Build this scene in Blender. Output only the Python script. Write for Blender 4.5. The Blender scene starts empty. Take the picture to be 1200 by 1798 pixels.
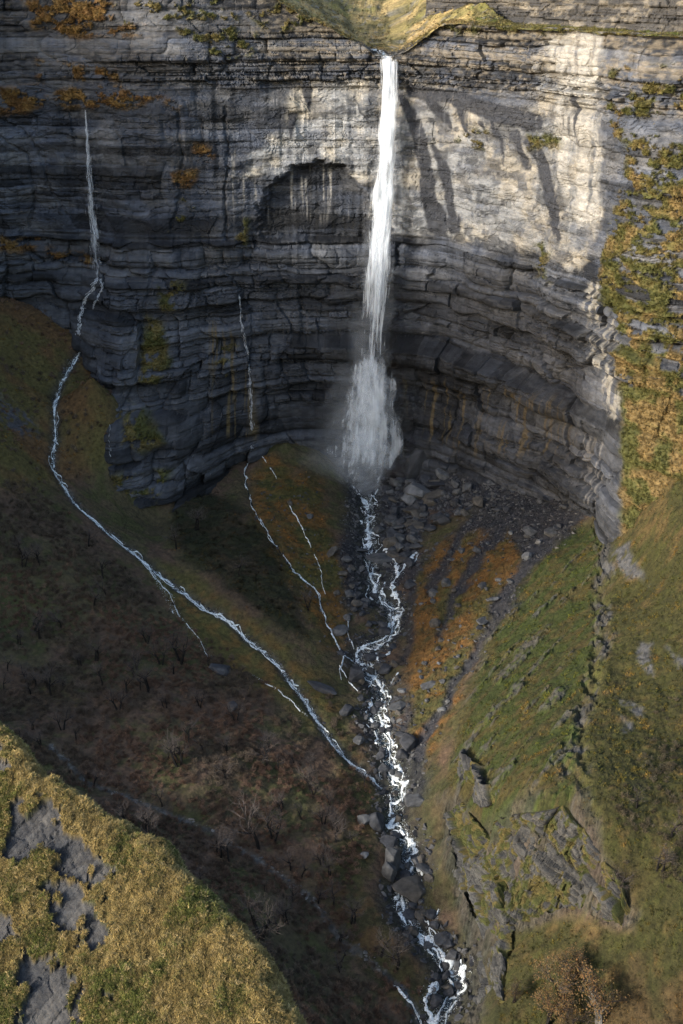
import bpy, bmesh, math, random
import numpy as np
from mathutils import Vector

R = math.radians
rng = np.random.default_rng(7)
random.seed(7)
scene = bpy.context.scene
col = scene.collection

# ---------------------------------------------------------------- camera
CAMZ, PITCH, F, CX, CY = 250.0, R(23.8), 2118.0, 600.0, 899.0
cam_d = bpy.data.cameras.new('camera')
cam = bpy.data.objects.new('camera', cam_d)
col.objects.link(cam)
cam.location = (0, 0, CAMZ)
cam.rotation_euler = (R(90) - PITCH, 0, 0)
cam_d.sensor_fit = 'VERTICAL'
cam_d.sensor_height = 36.0
cam_d.sensor_width = 24.0
cam_d.lens = 36.0 * F / 1798.0
cam_d.clip_start = 1.0
cam_d.clip_end = 6000.0
scene.camera = cam

# ---------------------------------------------------------------- sky and sun
SUN_EL = R(18)
SUN_DIR = Vector((-0.86, -0.51, 0)).normalized() * math.cos(SUN_EL)   # towards the sun
SUN_DIR.z = math.sin(SUN_EL)
world = bpy.data.worlds.new('World')
scene.world = world
world.use_nodes = True
nt = world.node_tree
bg = nt.nodes['Background']
sky = nt.nodes.new('ShaderNodeTexSky')
sky.sky_type = 'NISHITA'
sky.sun_disc = False
sky.sun_elevation = SUN_EL
sky.sun_rotation = math.atan2(SUN_DIR.x, SUN_DIR.y)
sky.air_density = 1.0
sky.dust_density = 2.0
nt.links.new(sky.outputs[0], bg.inputs[0])
bg.inputs[1].default_value = 0.15
sun_d = bpy.data.lights.new('sun', 'SUN')
sun = bpy.data.objects.new('sun', sun_d)
col.objects.link(sun)
sun_d.energy = 2.0
sun_d.angle = R(4.0)
sun_d.color = (1.0, 0.965, 0.91)
sun.location = (-200, -100, 400)
sun.rotation_euler = SUN_DIR.to_track_quat('Z', 'Y').to_euler()
vs = scene.view_settings
vs.view_transform = 'Standard'
vs.look = 'None'
vs.exposure = 1.6
vs.gamma = 1.0
vs.use_curve_mapping = False
scene.cycles.max_bounces = 6
scene.cycles.transparent_max_bounces = 128
scene.cycles.use_denoising = True
scene.cycles.denoising_prefilter = 'NONE'
scene.cycles.denoising_input_passes = 'RGB_ALBEDO_NORMAL'

# ---------------------------------------------------------------- maths helpers
SP, CP = math.sin(PITCH), math.cos(PITCH)


def project(P):
    """world points -> photograph coordinates (for laying out the survey)"""
    x, y, z = P[..., 0], P[..., 1], P[..., 2] - CAMZ
    d = y * CP - z * SP
    u = y * SP + z * CP
    d = np.maximum(d, 1e-3)
    return CX + F * x / d, CY - F * u / d, d


def ray(px, py):
    xr, yr = (px - CX) / F, (CY - py) / F
    return np.array([xr, CP + yr * SP, -SP + yr * CP])


def at_z(px, py, z):
    d = ray(px, py)
    return np.array([0, 0, CAMZ]) + d * (z - CAMZ) / d[2]


def at_y(px, py, Y):
    d = ray(px, py)
    return np.array([0, 0, CAMZ]) + d * Y / d[1]


def _h(ix, iy, iz, seed):
    n = (ix.astype(np.uint32) * np.uint32(374761393) + iy.astype(np.uint32) * np.uint32(668265263)
         + iz.astype(np.uint32) * np.uint32(2147483647 - 1274126177) + np.uint32((seed * 144665 + 7919) & 0xffffffff))
    n = (n ^ (n >> np.uint32(13))) * np.uint32(1274126177)
    n = (n ^ (n >> np.uint32(16))) * np.uint32(2246822519)
    n = n ^ (n >> np.uint32(15))
    return n.astype(np.float32) / np.float32(4294967295.0)


def h1(i, seed=0):
    i = np.asarray(i).astype(np.int64)
    z = np.zeros_like(i)
    return _h(i, z, z, seed)


def h2(i, j, seed=0):
    i = np.asarray(i).astype(np.int64)
    j = np.asarray(j).astype(np.int64)
    return _h(i, j, np.zeros_like(i), seed)


def noise(x, y=0.0, z=None, seed=0):
    """value noise in -1..1"""
    x, y = np.broadcast_arrays(np.asarray(x, np.float32), np.asarray(y, np.float32))
    xi, yi = np.floor(x), np.floor(y)
    fx, fy = x - xi, y - yi
    fx = fx * fx * fx * (fx * (fx * 6 - 15) + 10)
    fy = fy * fy * fy * (fy * (fy * 6 - 15) + 10)
    xi, yi = xi.astype(np.int64), yi.astype(np.int64)
    if z is None:
        zz = np.zeros_like(xi)
        a = _h(xi, yi, zz, seed) * (1 - fx) + _h(xi + 1, yi, zz, seed) * fx
        b = _h(xi, yi + 1, zz, seed) * (1 - fx) + _h(xi + 1, yi + 1, zz, seed) * fx
        return (a * (1 - fy) + b * fy) * 2 - 1
    z = np.broadcast_to(np.asarray(z, np.float32), x.shape)
    zi = np.floor(z)
    fz = z - zi
    fz = fz * fz * fz * (fz * (fz * 6 - 15) + 10)
    zi = zi.astype(np.int64)
    out = 0
    for k, w in ((0, 1 - fz), (1, fz)):
        a = _h(xi, yi, zi + k, seed) * (1 - fx) + _h(xi + 1, yi, zi + k, seed) * fx
        b = _h(xi, yi + 1, zi + k, seed) * (1 - fx) + _h(xi + 1, yi + 1, zi + k, seed) * fx
        out = out + w * (a * (1 - fy) + b * fy)
    return out * 2 - 1


def fbm(x, y, z=None, octaves=4, seed=0, gain=0.5):
    out, amp, tot, f = 0, 1.0, 0.0, 1.0
    for o in range(octaves):
        out = out + amp * noise(np.asarray(x) * f, np.asarray(y) * f, None if z is None else np.asarray(z) * f, seed + o * 17)
        tot += amp
        amp *= gain
        f *= 2.03
    return out / tot


def sstep(a, b, x):
    t = np.clip((np.asarray(x, np.float32) - a) / (b - a), 0, 1)
    return t * t * (3 - 2 * t)


def polymask(px, py, poly, soft=8.0):
    """1 inside an outline, fading over `soft` across its edge"""
    poly = np.asarray(poly, np.float32)
    out = np.zeros(px.shape, np.float32)
    lo, hi = poly.min(0) - soft, poly.max(0) + soft
    m = (px > lo[0]) & (px < hi[0]) & (py > lo[1]) & (py < hi[1])
    if not m.any():
        return out
    x, y = px[m], py[m]
    d = np.full(x.shape, 1e9, np.float32)
    ins = np.zeros(x.shape, bool)
    for a, b in zip(poly, np.roll(poly, -1, 0)):
        e = b - a
        t = np.clip(((x - a[0]) * e[0] + (y - a[1]) * e[1]) / (e @ e + 1e-9), 0, 1)
        d = np.minimum(d, np.hypot(x - a[0] - t * e[0], y - a[1] - t * e[1]))
        c = (a[1] > y) != (b[1] > y)
        ins ^= c & (x < (b[0] - a[0]) * (y - a[1]) / (b[1] - a[1] + 1e-9) + a[0])
    out[m] = sstep(-soft, soft, np.where(ins, d, -d))
    return out


def linedist(x, y, pts):
    """distance to a polyline and the position along it (0..n-1)"""
    pts = np.asarray(pts, np.float32)
    d = np.full(x.shape, 1e9, np.float32)
    k = np.zeros(x.shape, np.float32)
    for i in range(len(pts) - 1):
        a, e = pts[i], pts[i + 1] - pts[i]
        t = np.clip(((x - a[0]) * e[0] + (y - a[1]) * e[1]) / (e[:2] @ e[:2] + 1e-9), 0, 1)
        dd = np.hypot(x - a[0] - t * e[0], y - a[1] - t * e[1])
        m = dd < d
        d = np.where(m, dd, d)
        k = np.where(m, i + t, k)
    return d, k


def stroke(px, py, pts, w, soft=3.0):
    """1 within w of a polyline; w may be a list along the line"""
    pts = np.asarray(pts, np.float32)
    wm = np.max(w) + soft
    out = np.zeros(px.shape, np.float32)
    lo, hi = pts.min(0) - wm, pts.max(0) + wm
    m = (px > lo[0]) & (px < hi[0]) & (py > lo[1]) & (py < hi[1])
    if m.any():
        d, k = linedist(px[m], py[m], pts)
        ww = np.interp(k, np.linspace(0, len(pts) - 1, len(w)), w) if hasattr(w, '__len__') else w
        out[m] = 1 - sstep(-soft, soft, d - ww)
    return out


def mix(a, b, t):
    t = np.asarray(t, np.float32)[..., None]
    return np.asarray(a, np.float32) * (1 - t) + np.asarray(b, np.float32) * t


# ---------------------------------------------------------------- object helpers
def add(name, me, parent=None, label=None, cat=None, group=None, kind=None):
    o = bpy.data.objects.new(name, me)
    col.objects.link(o)
    if parent:
        o.parent = parent
    for k, v in (('label', label), ('category', cat), ('group', group), ('kind', kind)):
        if v:
            o[k] = v
    return o


def mesh_from(name, V, Fc, mat=None, color=None, smooth=False):
    me = bpy.data.meshes.new(name)
    V = np.ascontiguousarray(V, np.float32)
    Fc = np.ascontiguousarray(Fc, np.int32)
    n = Fc.shape[1]
    me.vertices.add(len(V))
    me.vertices.foreach_set('co', V.ravel())
    me.loops.add(Fc.size)
    me.loops.foreach_set('vertex_index', Fc.ravel())
    me.polygons.add(len(Fc))
    me.polygons.foreach_set('loop_start', np.arange(0, Fc.size, n, dtype=np.int32))
    me.update(calc_edges=True)
    me.polygons.foreach_set('use_smooth', np.full(len(Fc), smooth))
    if color is not None:
        a = me.color_attributes.new('Col', 'FLOAT_COLOR', 'POINT')
        c = np.ones((len(V), 4), np.float32)
        c[:, :3] = color.reshape(-1, color.shape[-1])[:, :3]
        a.data.foreach_set('color', c.ravel())
    if mat:
        me.materials.append(mat)
    return me


def grid_faces(nr, nc, flip=False):
    i = np.arange(nr * nc, dtype=np.int32).reshape(nr, nc)
    q = np.stack([i[:-1, :-1], i[:-1, 1:], i[1:, 1:], i[1:, :-1]], -1).reshape(-1, 4)
    return q[:, ::-1] if flip else q


# ---------------------------------------------------------------- materials
ALB = 0.62        # survey tones -> surface reflectance


def mat_new(name):
    m = bpy.data.materials.new(name)
    m.use_nodes = True
    t = m.node_tree
    return m, t, t.nodes['Principled BSDF']


def node(t, typ, **kw):
    n = t.nodes.new(typ)
    for k, v in kw.items():
        if k in n.inputs:
            n.inputs[k].default_value = v
        else:
            setattr(n, k, v)
    return n


def m_ground(name, scale=(1, 1, 1), nscale=0.8, lo=0.6, hi=1.35, bump=0.6, dist=0.6, rough=0.9, scale2=None):
    """survey colour x fine grain, with fine relief"""
    m, t, b = mat_new(name)
    L = t.links.new
    at = node(t, 'ShaderNodeAttribute', attribute_name='Col')
    tc = node(t, 'ShaderNodeTexCoord')
    mp = node(t, 'ShaderNodeMapping')
    mp.inputs['Scale'].default_value = scale
    L(tc.outputs['Object'], mp.inputs['Vector'])
    n1 = node(t, 'ShaderNodeTexNoise', Scale=nscale, Detail=8.0, Roughness=0.68)
    L(mp.outputs[0], n1.inputs['Vector'])
    mr = node(t, 'ShaderNodeMapRange')
    mr.inputs['From Min'].default_value = 0.3
    mr.inputs['From Max'].default_value = 0.7
    mr.inputs['To Min'].default_value = lo * ALB
    mr.inputs['To Max'].default_value = hi * ALB
    L(n1.outputs['Fac'], mr.inputs['Value'])
    mx = node(t, 'ShaderNodeVectorMath', operation='SCALE')
    L(at.outputs['Color'], mx.inputs[0])
    L(mr.outputs[0], mx.inputs['Scale'])
    L(mx.outputs[0], b.inputs['Base Color'])
    bp = node(t, 'ShaderNodeBump', Strength=bump, Distance=dist)
    n2 = node(t, 'ShaderNodeTexNoise', Scale=nscale * 1.7, Detail=7.0, Roughness=0.7)
    L(mp.outputs[0], n2.inputs['Vector'])
    L(n2.outputs['Fac'], bp.inputs['Height'])
    L(bp.outputs[0], b.inputs['Normal'])
    b.inputs['Roughness'].default_value = rough
    b.inputs['Specular IOR Level'].default_value = 0.25
    return m


def m_plain(name, c, rough=0.8, var=0.25, nscale=2.0, spec=0.3, bump=0.0, tint=False, sub=0.0):
    m, t, b = mat_new(name)
    L = t.links.new
    tc = node(t, 'ShaderNodeTexCoord')
    n1 = node(t, 'ShaderNodeTexNoise', Scale=nscale, Detail=5.0, Roughness=0.65)
    L(tc.outputs['Object'], n1.inputs['Vector'])
    mr = node(t, 'ShaderNodeMapRange')
    mr.inputs['From Min'].default_value = 0.3
    mr.inputs['From Max'].default_value = 0.7
    mr.inputs['To Min'].default_value = (1 - var) * ALB
    mr.inputs['To Max'].default_value = (1 + var) * ALB
    L(n1.outputs['Fac'], mr.inputs['Value'])
    mx = node(t, 'ShaderNodeVectorMath', operation='SCALE')
    if tint:
        at = node(t, 'ShaderNodeAttribute', attribute_name='tint', attribute_type='INSTANCER')
        L(at.outputs['Color'], mx.inputs[0])
    else:
        mx.inputs[0].default_value = c
    L(mr.outputs[0], mx.inputs['Scale'])
    L(mx.outputs[0], b.inputs['Base Color'])
    if bump:
        bp = node(t, 'ShaderNodeBump', Strength=bump, Distance=0.3)
        L(n1.outputs['Fac'], bp.inputs['Height'])
        L(bp.outputs[0], b.inputs['Normal'])
    b.inputs['Roughness'].default_value = rough
    b.inputs['Specular IOR Level'].default_value = spec
    return m


M_ROCK = m_ground('cliff_rock', scale=(0.5, 0.5, 1.3), nscale=0.5, lo=0.6, hi=1.4, bump=0.7, dist=0.8, rough=0.8)
M_TURF = m_ground('valley_turf', scale=(1, 1, 1), nscale=0.55, lo=0.45, hi=1.5, bump=0.8, dist=0.7, rough=0.95)
M_BANK = m_ground('bank_turf', scale=(1, 1, 1), nscale=1.6, lo=0.55, hi=1.4, bump=0.7, dist=0.25, rough=0.95)

#@@GEOM
# ================================================================ THE CLIFF
# plan of the amphitheatre: X, Y, outward normal, then how far the rock steps out at each height
ZL = [-15, 20, 50, 76, 80, 105, 129, 134, 160, 200, 216, 232, 262]
PLAN = [
    # X    Y     nx    ny      offsets by height
    (-300, 240, 1.0, 0.0, [40, 34, 28, 22, 20, 14, 8, 6, 4, 2, 1, 0, 0]),
    (-300, 330, 1.0, 0.0, [40, 34, 28, 22, 20, 14, 8, 6, 4, 2, 1, 0, 0]),
    (-285, 420, 1.0, 0.0, [40, 34, 28, 22, 20, 14, 8, 6, 4, 2, 1, 0, 0]),
    (-275, 520, 0.9, -.4, [40, 34, 28, 22, 20, 14, 8, 6, 4, 2, 1, 0, 0]),
    (-245, 595, 0.6, -.8, [30, 28, 24, 20, 18, 12, 6, 5, 2, 1, 0, 0, 0]),
    (-190, 628, 0.1, -1, [20, 18, 16, 14, 12, 9, 5, 2, 1, 0, 0, -1, -3]),
    (-140, 622, 0.0, -1, [60, 56, 44, 18, 15, 9, 4, 1, 0, 0, 0, -1, -3]),
    (-112, 613, 0.0, -1, [98, 92, 74, 46, 40, 20, 6, 1, 0, 0, 0, -1, -3]),
    (-82, 606, 0.0, -1, [84, 72, 50, 30, 26, 12, 4, 1, 0, 0, 0, -1, -3]),
    (-55, 612, 0.0, -1, [40, 30, 22, 14, 10, 6, 3, 1, 0, 0, 0, -1, -2]),
    (-25, 617, 0.0, -1, [18, 14, 11, 9, 5, 3, 2, 0, 0, 0, 2, 1, 0]),
    (15, 615, -.05, -1, [14, 12, 11, 12, 1, 1, 1, 0, 1, 2, 4, 2, 0]),
    (30, 612, -.15, -1, [14, 12, 11, 13, 1, 1, 1, 0, 1, 2, 4, 2, 0]),
    (55, 598, -.45, -.9, [15, 12, 11, 14, 1, 2, 3, 0, 0, 1, 3, 2, 0]),
    (78, 568, -.65, -.75, [15, 12, 11, 13, 2, 3, 4, 0, 0, 0, 2, 2, 0]),
    (95, 532, -.75, -.65, [12, 9, 8, 9, 3, 3, 4, 1, 0, 0, 1, 1, 0]),
    (107, 500, -.75, -.65, [8, 6, 5, 5, 3, 2, 2, 1, 0, 0, 1, 0, 0]),
    (113, 484, -.65, -.75, [8, 6, 4, 3, 3, 2, 1, 1, 0, 0, 0, 0, -1]),
    (128, 474, -.35, -.93, [60, 44, 32, 24, 22, 15, 9, 8, 5, 1, 0, 0, -2]),
    (160, 464, -.25, -.97, [90, 70, 52, 38, 36, 26, 16, 14, 9, 3, 0, 0, -2]),
    (215, 452, -.2, -.98, [120, 96, 74, 58, 56, 44, 30, 28, 20, 8, 2, 0, -2]),
    (330, 430, -.2, -.98, [150, 120, 96, 80, 78, 60, 44, 40, 30, 12, 4, 0, -2]),
]
PX = np.array([p[0] for p in PLAN], float)
PY = np.array([p[1] for p in PLAN], float)
PN = np.array([[p[2], p[3]] for p in PLAN], float)
PN /= np.linalg.norm(PN, axis=1)[:, None]
PO = np.array([p[4] for p in PLAN], float)
PS = np.concatenate([[0], np.cumsum(np.hypot(np.diff(PX), np.diff(PY)))])
S_CORNER = PS[17]


def smooth_tab(s, y, sig):
    """piecewise-linear table, rounded over sig metres"""
    k = np.arange(-3, 4) / 1.5
    w = np.exp(-0.5 * k ** 2)
    return sum(wi * np.interp(s + ki * sig, PS, y) for wi, ki in zip(w / w.sum(), k))


def plan(s):
    s = np.asarray(s, float)
    sig = np.where(np.abs(s - S_CORNER) < 25, 2.0, 7.0)
    X = smooth_tab(s, PX, sig)
    Y = smooth_tab(s, PY, sig)
    nx = smooth_tab(s, PN[:, 0], sig)
    ny = smooth_tab(s, PN[:, 1], sig)
    l = np.hypot(nx, ny)
    return X, Y, nx / l, ny / l


def plateau_z(X, Y):
    """the pasture above the cliffs, with the stream's notch"""
    back = np.maximum(Y - 612 + np.maximum(X - 30, 0) * 0.9, 0)
    xc = 21 - back * 0.10
    zv = 217.2 + 0.13 * back + 0.0008 * back ** 2
    fl = 5 + 5 * sstep(1, 14, back)
    left = np.maximum(xc - fl - X, 0)
    right = np.maximum(X - xc - fl, 0)
    zl = 0.50 * left + 1.2 * sstep(0, 4, left)
    zr = np.minimum((0.62 - 0.30 * sstep(6, 24, back)) * right, 13.0) + 0.04 * right
    z = zv + np.minimum(zl, 46 + 0.03 * left) + zr
    return z + 2.0 * fbm(X / 22, Y / 22, seed=90) + 1.3 * fbm(X / 6, Y / 6, seed=91) + 0.5 * fbm(X / 2, Y / 2, seed=97)


def table_off(s, z):
    """bilinear look-up of the step table"""
    fine = np.linspace(PS[0], PS[-1], 700)
    rows = []
    for j in range(len(ZL)):
        sig = np.where(np.abs(fine - S_CORNER) < 14, 1.5, 6.0)
        rows.append(smooth_tab(fine, PO[:, j], sig))
    rows = np.array(rows)
    fi = np.clip((s - fine[0]) / (fine[1] - fine[0]), 0, len(fine) - 1.001)
    i = fi.astype(int)
    ft = fi - i
    zi = np.clip(np.interp(z, ZL, np.arange(len(ZL))), 0, len(ZL) - 1.001)
    j = zi.astype(int)
    gt = zi - j
    a = rows[j, i] * (1 - ft) + rows[j, i + 1] * ft
    b = rows[j + 1, i] * (1 - ft) + rows[j + 1, i + 1] * ft
    return a * (1 - gt) + b * gt


def strata(s, z, seed, tmin, tmax, amp, bamp, wide, joint, bed):
    """bedded, jointed rock: outward offset and a random tone for every block"""
    r = np.random.default_rng(seed)
    b = [-60.0]
    while b[-1] < 300:
        b.append(b[-1] + r.uniform(tmin, tmax) * r.choice([0.5, 1, 1, 1.6]))
    b = np.array(b)
    zz = z + 1.0 * noise(s / 70, seed=seed) + 0.09 * (tmin + tmax) * noise(s / 14, z / 9, seed=seed + 1)
    i = np.clip(np.searchsorted(b, zz) - 1, 0, len(b) - 2)
    th = b[i + 1] - b[i]
    up, dn = b[i + 1] - zz, zz - b[i]
    bw = th * (wide + 2.2 * wide * h1(i, seed + 2))
    bp = s / bw + 50 * h1(i, seed + 3) + 0.25 * noise(s / th / 3, z / th, seed=seed + 4)
    k = np.floor(bp)
    e = np.minimum(bp - k, k + 1 - bp) * bw
    off = amp * (h1(i, seed + 5) * 2 - 1) + bamp * (h2(i, k, seed + 6) * 2 - 1)
    off = off - joint * np.exp(-e / (0.12 * th + 0.15)) * (h2(i, k, seed + 8) > 0.35)
    off = off - bed * np.exp(-np.minimum(up, dn) / (0.10 * th + 0.08))
    return off, h2(i, k, seed + 7), h1(i, seed + 9)


CAVE = [(462, 420), (455, 372), (478, 330), (515, 296), (560, 284), (605, 292), (632, 325), (644, 372), (643, 420)]
PALE = [(512, 165), (560, 142), (640, 138), (705, 148), (760, 152), (800, 168), (900, 200), (945, 190), (940, 120), (958, 70), (1000, 55), (1058, 62),
        (1062, 180), (1048, 300), (1052, 380), (1015, 478), (962, 452), (880, 432), (800, 420), (705, 412), (650, 400), (648, 330), (612, 288),
        (560, 276), (505, 300), (440, 315), (425, 290), (470, 245), (505, 225)]


def rock_wall(s, z):
    """full outward offset of the wall, plus its colour"""
    X, Y, nx, ny = plan(s)
    off = table_off(s, z)
    P = np.stack([X + nx * off, Y + ny * off, z], -1)
    px, py, dep = project(P)
    wx = px + 9 * fbm(s / 9, z / 9, seed=21) + 3 * fbm(s / 2, z / 2, seed=22, octaves=2)
    wy = py + 7 * fbm(s / 9, z / 9, seed=23) + 2 * fbm(s / 2, z / 2, seed=24, octaves=2)
    # how massive (smooth) the rock is
    massive = np.maximum(sstep(128, 136, z) * (1 - sstep(200, 207, z)), 0)
    thin = sstep(199, 206, z)
    left = 1 - sstep(380, 470, px)
    o1, t1, l1 = strata(s, z, 301, 7, 15, 1.7, 1.3, 1.6, 2.0, 2.0)
    o2, t2, l2 = strata(s, z, 302, 2.0, 4.6, 0.85, 0.75, 1.5, 1.0, 1.0)
    o3, t3, l3 = strata(s, z, 303, 0.8, 1.7, 0.28, 0.22, 1.4, 0.25, 0.30)
    lower = 1 - sstep(126, 132, z)
    k1 = 0.35 + 1.0 * lower + 0.25 * left
    k2 = 0.30 + 1.1 * lower + 1.25 * thin + 0.35 * left
    k3 = 0.40 + 0.9 * lower + 1.2 * thin + 0.3 * left
    bedz = sstep(-0.25, 0.35, noise(z / 13, s / 90, seed=57) + 0.4 * noise(z / 30, s / 40, seed=58))
    k2 = k2 * (0.35 + 1.0 * bedz)
    k3 = k3 * (0.25 + 1.1 * bedz)
    off = off + o1 * k1 + o2 * k2 + o3 * k3
    o0, t0, l0 = strata(s, z, 300, 9, 19, 1.6, 3.4, 0.9, 2.6, 2.4)
    off = off + o0 * (1 - sstep(118, 136, z)) * (0.25 + 0.75 * (1 - sstep(430, 520, px)))
    off = off + 2.2 * fbm(s / 32, z / 40, seed=31) * (1 - 0.5 * thin) + 0.7 * fbm(s / 7, z / 5, seed=32)
    # pillars and grooves running the height of the wall
    pil = fbm(s / 21, z / 160, seed=35, octaves=3)
    off = off + 4.0 * pil * (1 - 0.75 * thin) * (1 - 0.6 * sstep(690, 760, px))
    # vertical fluting and water grooves
    fl = fbm(s / 5, z / 60, seed=33, octaves=3)
    off = off - 0.8 * np.abs(fl) * (1 - thin)
    # exfoliating shells in the massive limestone
    sh = fbm(s / 16 + 0.15 * z / 10, z / 7, seed=34, octaves=3)
    shell = np.floor(sh * 5) / 5
    off = off + massive * 2.2 * shell
    # the undercut alcove left of the fall
    n_c, n_c2 = fbm(s / 4, z / 3, seed=55), fbm(s / 5, z / 2, seed=56)
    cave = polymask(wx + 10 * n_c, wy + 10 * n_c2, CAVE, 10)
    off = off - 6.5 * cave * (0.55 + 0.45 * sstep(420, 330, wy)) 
    # dark slot under the top beds, ledges and overhangs
    off = off - 1.8 * np.exp(-((z - 201.5) / 1.6) ** 2) * sstep(430, 520, px)
    off = off - 2.2 * np.exp(-((z - 131) / 1.3) ** 2)
    off = off - 4.5 * polymask(wx, wy, [(690, 668), (800, 690), (830, 700), (825, 760), (700, 770)], 6)
    off = off + 1.5 * sstep(66, 70, z) * (1 - sstep(75.5, 77, z)) * sstep(450, 560, px)
    # cracks of the left wall
    for pts, w in (([(0, 205), (40, 235), (80, 290), (85, 330), (120, 380)], 2.5), ([(0, 240), (45, 275), (60, 330), (55, 400)], 2),
                   ([(398, 190), (400, 260), (396, 330), (400, 420)], 3), ([(310, 200), (318, 300), (300, 400)], 2.5),
                   ([(270, 470), (255, 540), (245, 600)], 4), ([(905, 560), (920, 585), (915, 625), (905, 650)], 3),
                   ([(525, 500), (535, 560), (530, 600)], 3), ([(860, 560), (850, 600)], 3), ([(950, 520), (960, 570), (975, 620)], 3),
                   ([(870, 650), (880, 690), (875, 740)], 3), ([(1010, 790), (1015, 850)], 3), ([(965, 640), (940, 690)], 2.5)):
        off = off - 1.6 * stroke(wx, wy, pts, w, 2)

    # ---------------- colour of the stone, with some light and shade mixed in
    n1 = fbm(s / 12, z / 5, seed=41)
    n2 = fbm(s / 3, z / 1.2, seed=42)
    tone = np.clip(0.80 + 0.5 * (t2 - 0.5) + 0.55 * (t1 - 0.5) + 0.3 * (t3 - 0.5) + 0.8 * (l2 - 0.5) + 0.5 * (l1 - 0.5) + 0.5 * fbm(s / 20, z / 12, seed=40), 0.22, 1.7)
    c = mix((0.080, 0.090, 0.114), (0.135, 0.136, 0.142), sstep(-0.4, 0.5, n1)) * tone[..., None]  # blue cast of the shaded walls put into the stone tint
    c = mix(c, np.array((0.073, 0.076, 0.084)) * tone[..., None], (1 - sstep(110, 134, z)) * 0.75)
    # brown-grey thin beds with paler faces
    tb = thin * sstep(-0.2, 0.5, n2 + 0.6 * (l3 - 0.5))
    c = mix(c, (0.27, 0.23, 0.175), tb * sstep(380, 520, px) * 0.75)
    c = mix(c, (0.21, 0.19, 0.17), tb * (1 - sstep(380, 520, px)) * 0.35)
    # bare pale limestone
    pale = polymask(wx + 10 * n1, wy + 8 * n2, PALE, 9) * (1 - cave)
    pw = 0.75 + 0.5 * fbm(s / 10, z / 2.5, seed=43)
    warm = sstep(-0.2, 0.5, fbm(s / 14, z / 10, seed=44) + 0.3 * sstep(300, 150, py))
    pc = mix((0.33, 0.33, 0.325), (0.44, 0.395, 0.32), warm) * (0.62 + 0.38 * pw)[..., None] * np.interp(px, [480, 690, 900], [1.35, 1.12, 0.86])[..., None]  # lifted towards the left, where the sun only glances the wall
    pc = pc * (0.8 + 0.3 * t2)[..., None]
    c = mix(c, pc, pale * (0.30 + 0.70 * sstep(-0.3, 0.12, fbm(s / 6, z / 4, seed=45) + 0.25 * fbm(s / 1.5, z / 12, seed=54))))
    white = polymask(wx, wy, [(958, 62), (1050, 62), (1058, 180), (1046, 300), (1050, 385), (1010, 400), (985, 330), (965, 250), (985, 160)], 8)
    white = white * sstep(-0.35, 0.25, fbm(s / 2.5, z / 25, seed=46) + 0.15)
    c = mix(c, np.array((0.47, 0.445, 0.395)) * (0.7 + 0.4 * t2)[..., None], white * 0.85)
    # black seepage streaks down the pale rock
    dk = np.zeros(px.shape, np.float32)
    for pts, w in (([(706, 170), (722, 205), (738, 245), (748, 300), (752, 350), (768, 398)], [5, 9, 12, 12, 13, 17]),
                   ([(760, 255), (776, 295), (786, 340), (797, 398)], [3, 8, 9, 12]),
                   ([(742, 160), (770, 195), (790, 225)], [9, 9, 3]), ([(805, 175), (812, 215), (822, 240)], [7, 5, 2]),
                   ([(868, 200), (880, 245), (886, 290)], [4, 4, 1]), ([(845, 215), (860, 250)], [4, 1]),
                   ([(905, 235), (915, 280), (925, 300)], [8, 8, 1]), ([(935, 250), (955, 310), (970, 370), (978, 420)], [10, 11, 10, 6]),
                   ([(1010, 170), (1014, 210), (1012, 240)], [4, 5, 1]), ([(650, 395), (690, 405)], [8, 3]),
                   ([(620, 170), (648, 215)], [1, 2]), ([(515, 205), (512, 240)], [8, 3]), ([(540, 160), (545, 190)], [12, 2]), ([(800, 180), (935, 225)], [9, 7]),
                   ([(725, 160), (800, 172), (900, 200), (940, 215)], [12, 10, 12, 14])):
        dk = np.maximum(dk, stroke(px + 5 * fl + 4 * fbm(s / 3, z / 4, seed=53), py, pts, np.array(w) * 1.05, 2.0))
    dk = dk * sstep(-0.75, -0.25, fbm(s / 1.6, z / 30, seed=47) + 0.2)
    c = mix(c, (0.045, 0.047, 0.055), dk * 0.95)
    # drip curtains over the rest: dark and pale vertical streaking
    st = fbm(s / 2.0, z / 45, seed=48, octaves=4)
    zone = polymask(px, py, [(330, 150), (520, 130), (500, 300), (640, 300), (640, 420), (330, 430)], 25)
    c = mix(c, c * 0.45, sstep(0.05, 0.4, st) * (0.35 + 0.4 * zone) * (1 - pale * 0.85))
    pst = sstep(0.28, 0.5, fbm(s / 1.6, z / 26, seed=49, octaves=3)) * polymask(wx, wy, [(400, 270), (470, 300), (560, 290), (625, 320), (640, 380), (560, 400), (400, 390)], 12)
    c = mix(c, (0.40, 0.37, 0.32), pst * 0.7 * sstep(410, 350, wy))
    c = mix(c, c * 0.5, cave * 0.8 * (1 - pst))  # shade under the alcove roof painted into the stone
    # dark wet rock behind and beside the fall, brown seeps
    wet = polymask(wx, wy, [(640, 420), (705, 425), (730, 600), (800, 650), (820, 780), (560, 800), (600, 560)], 30)
    c = mix(c, c * 0.55, wet)
    oc = sstep(0.18, 0.42, fbm(s / 1.8, z / 40, seed=50, octaves=3)) * np.maximum(
        polymask(wx, wy, [(360, 570), (450, 590), (450, 770), (380, 760)], 10), 0.8 * polymask(wx, wy, [(700, 670), (980, 700), (1000, 800), (800, 800), (730, 760)], 12))
    c = mix(c, (0.20, 0.145, 0.065), oc * 0.75)
    # pale flaked strip along the arete
    ar = stroke(wx, wy, [(1040, 510), (1050, 580), (1062, 650), (1075, 720), (1092, 750)], [14, 22, 20, 14, 6], 8) * sstep(-0.1, 0.2, fbm(s / 2.5, z / 6, seed=51))
    c = mix(c, (0.42, 0.385, 0.32), ar * 0.8)
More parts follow.
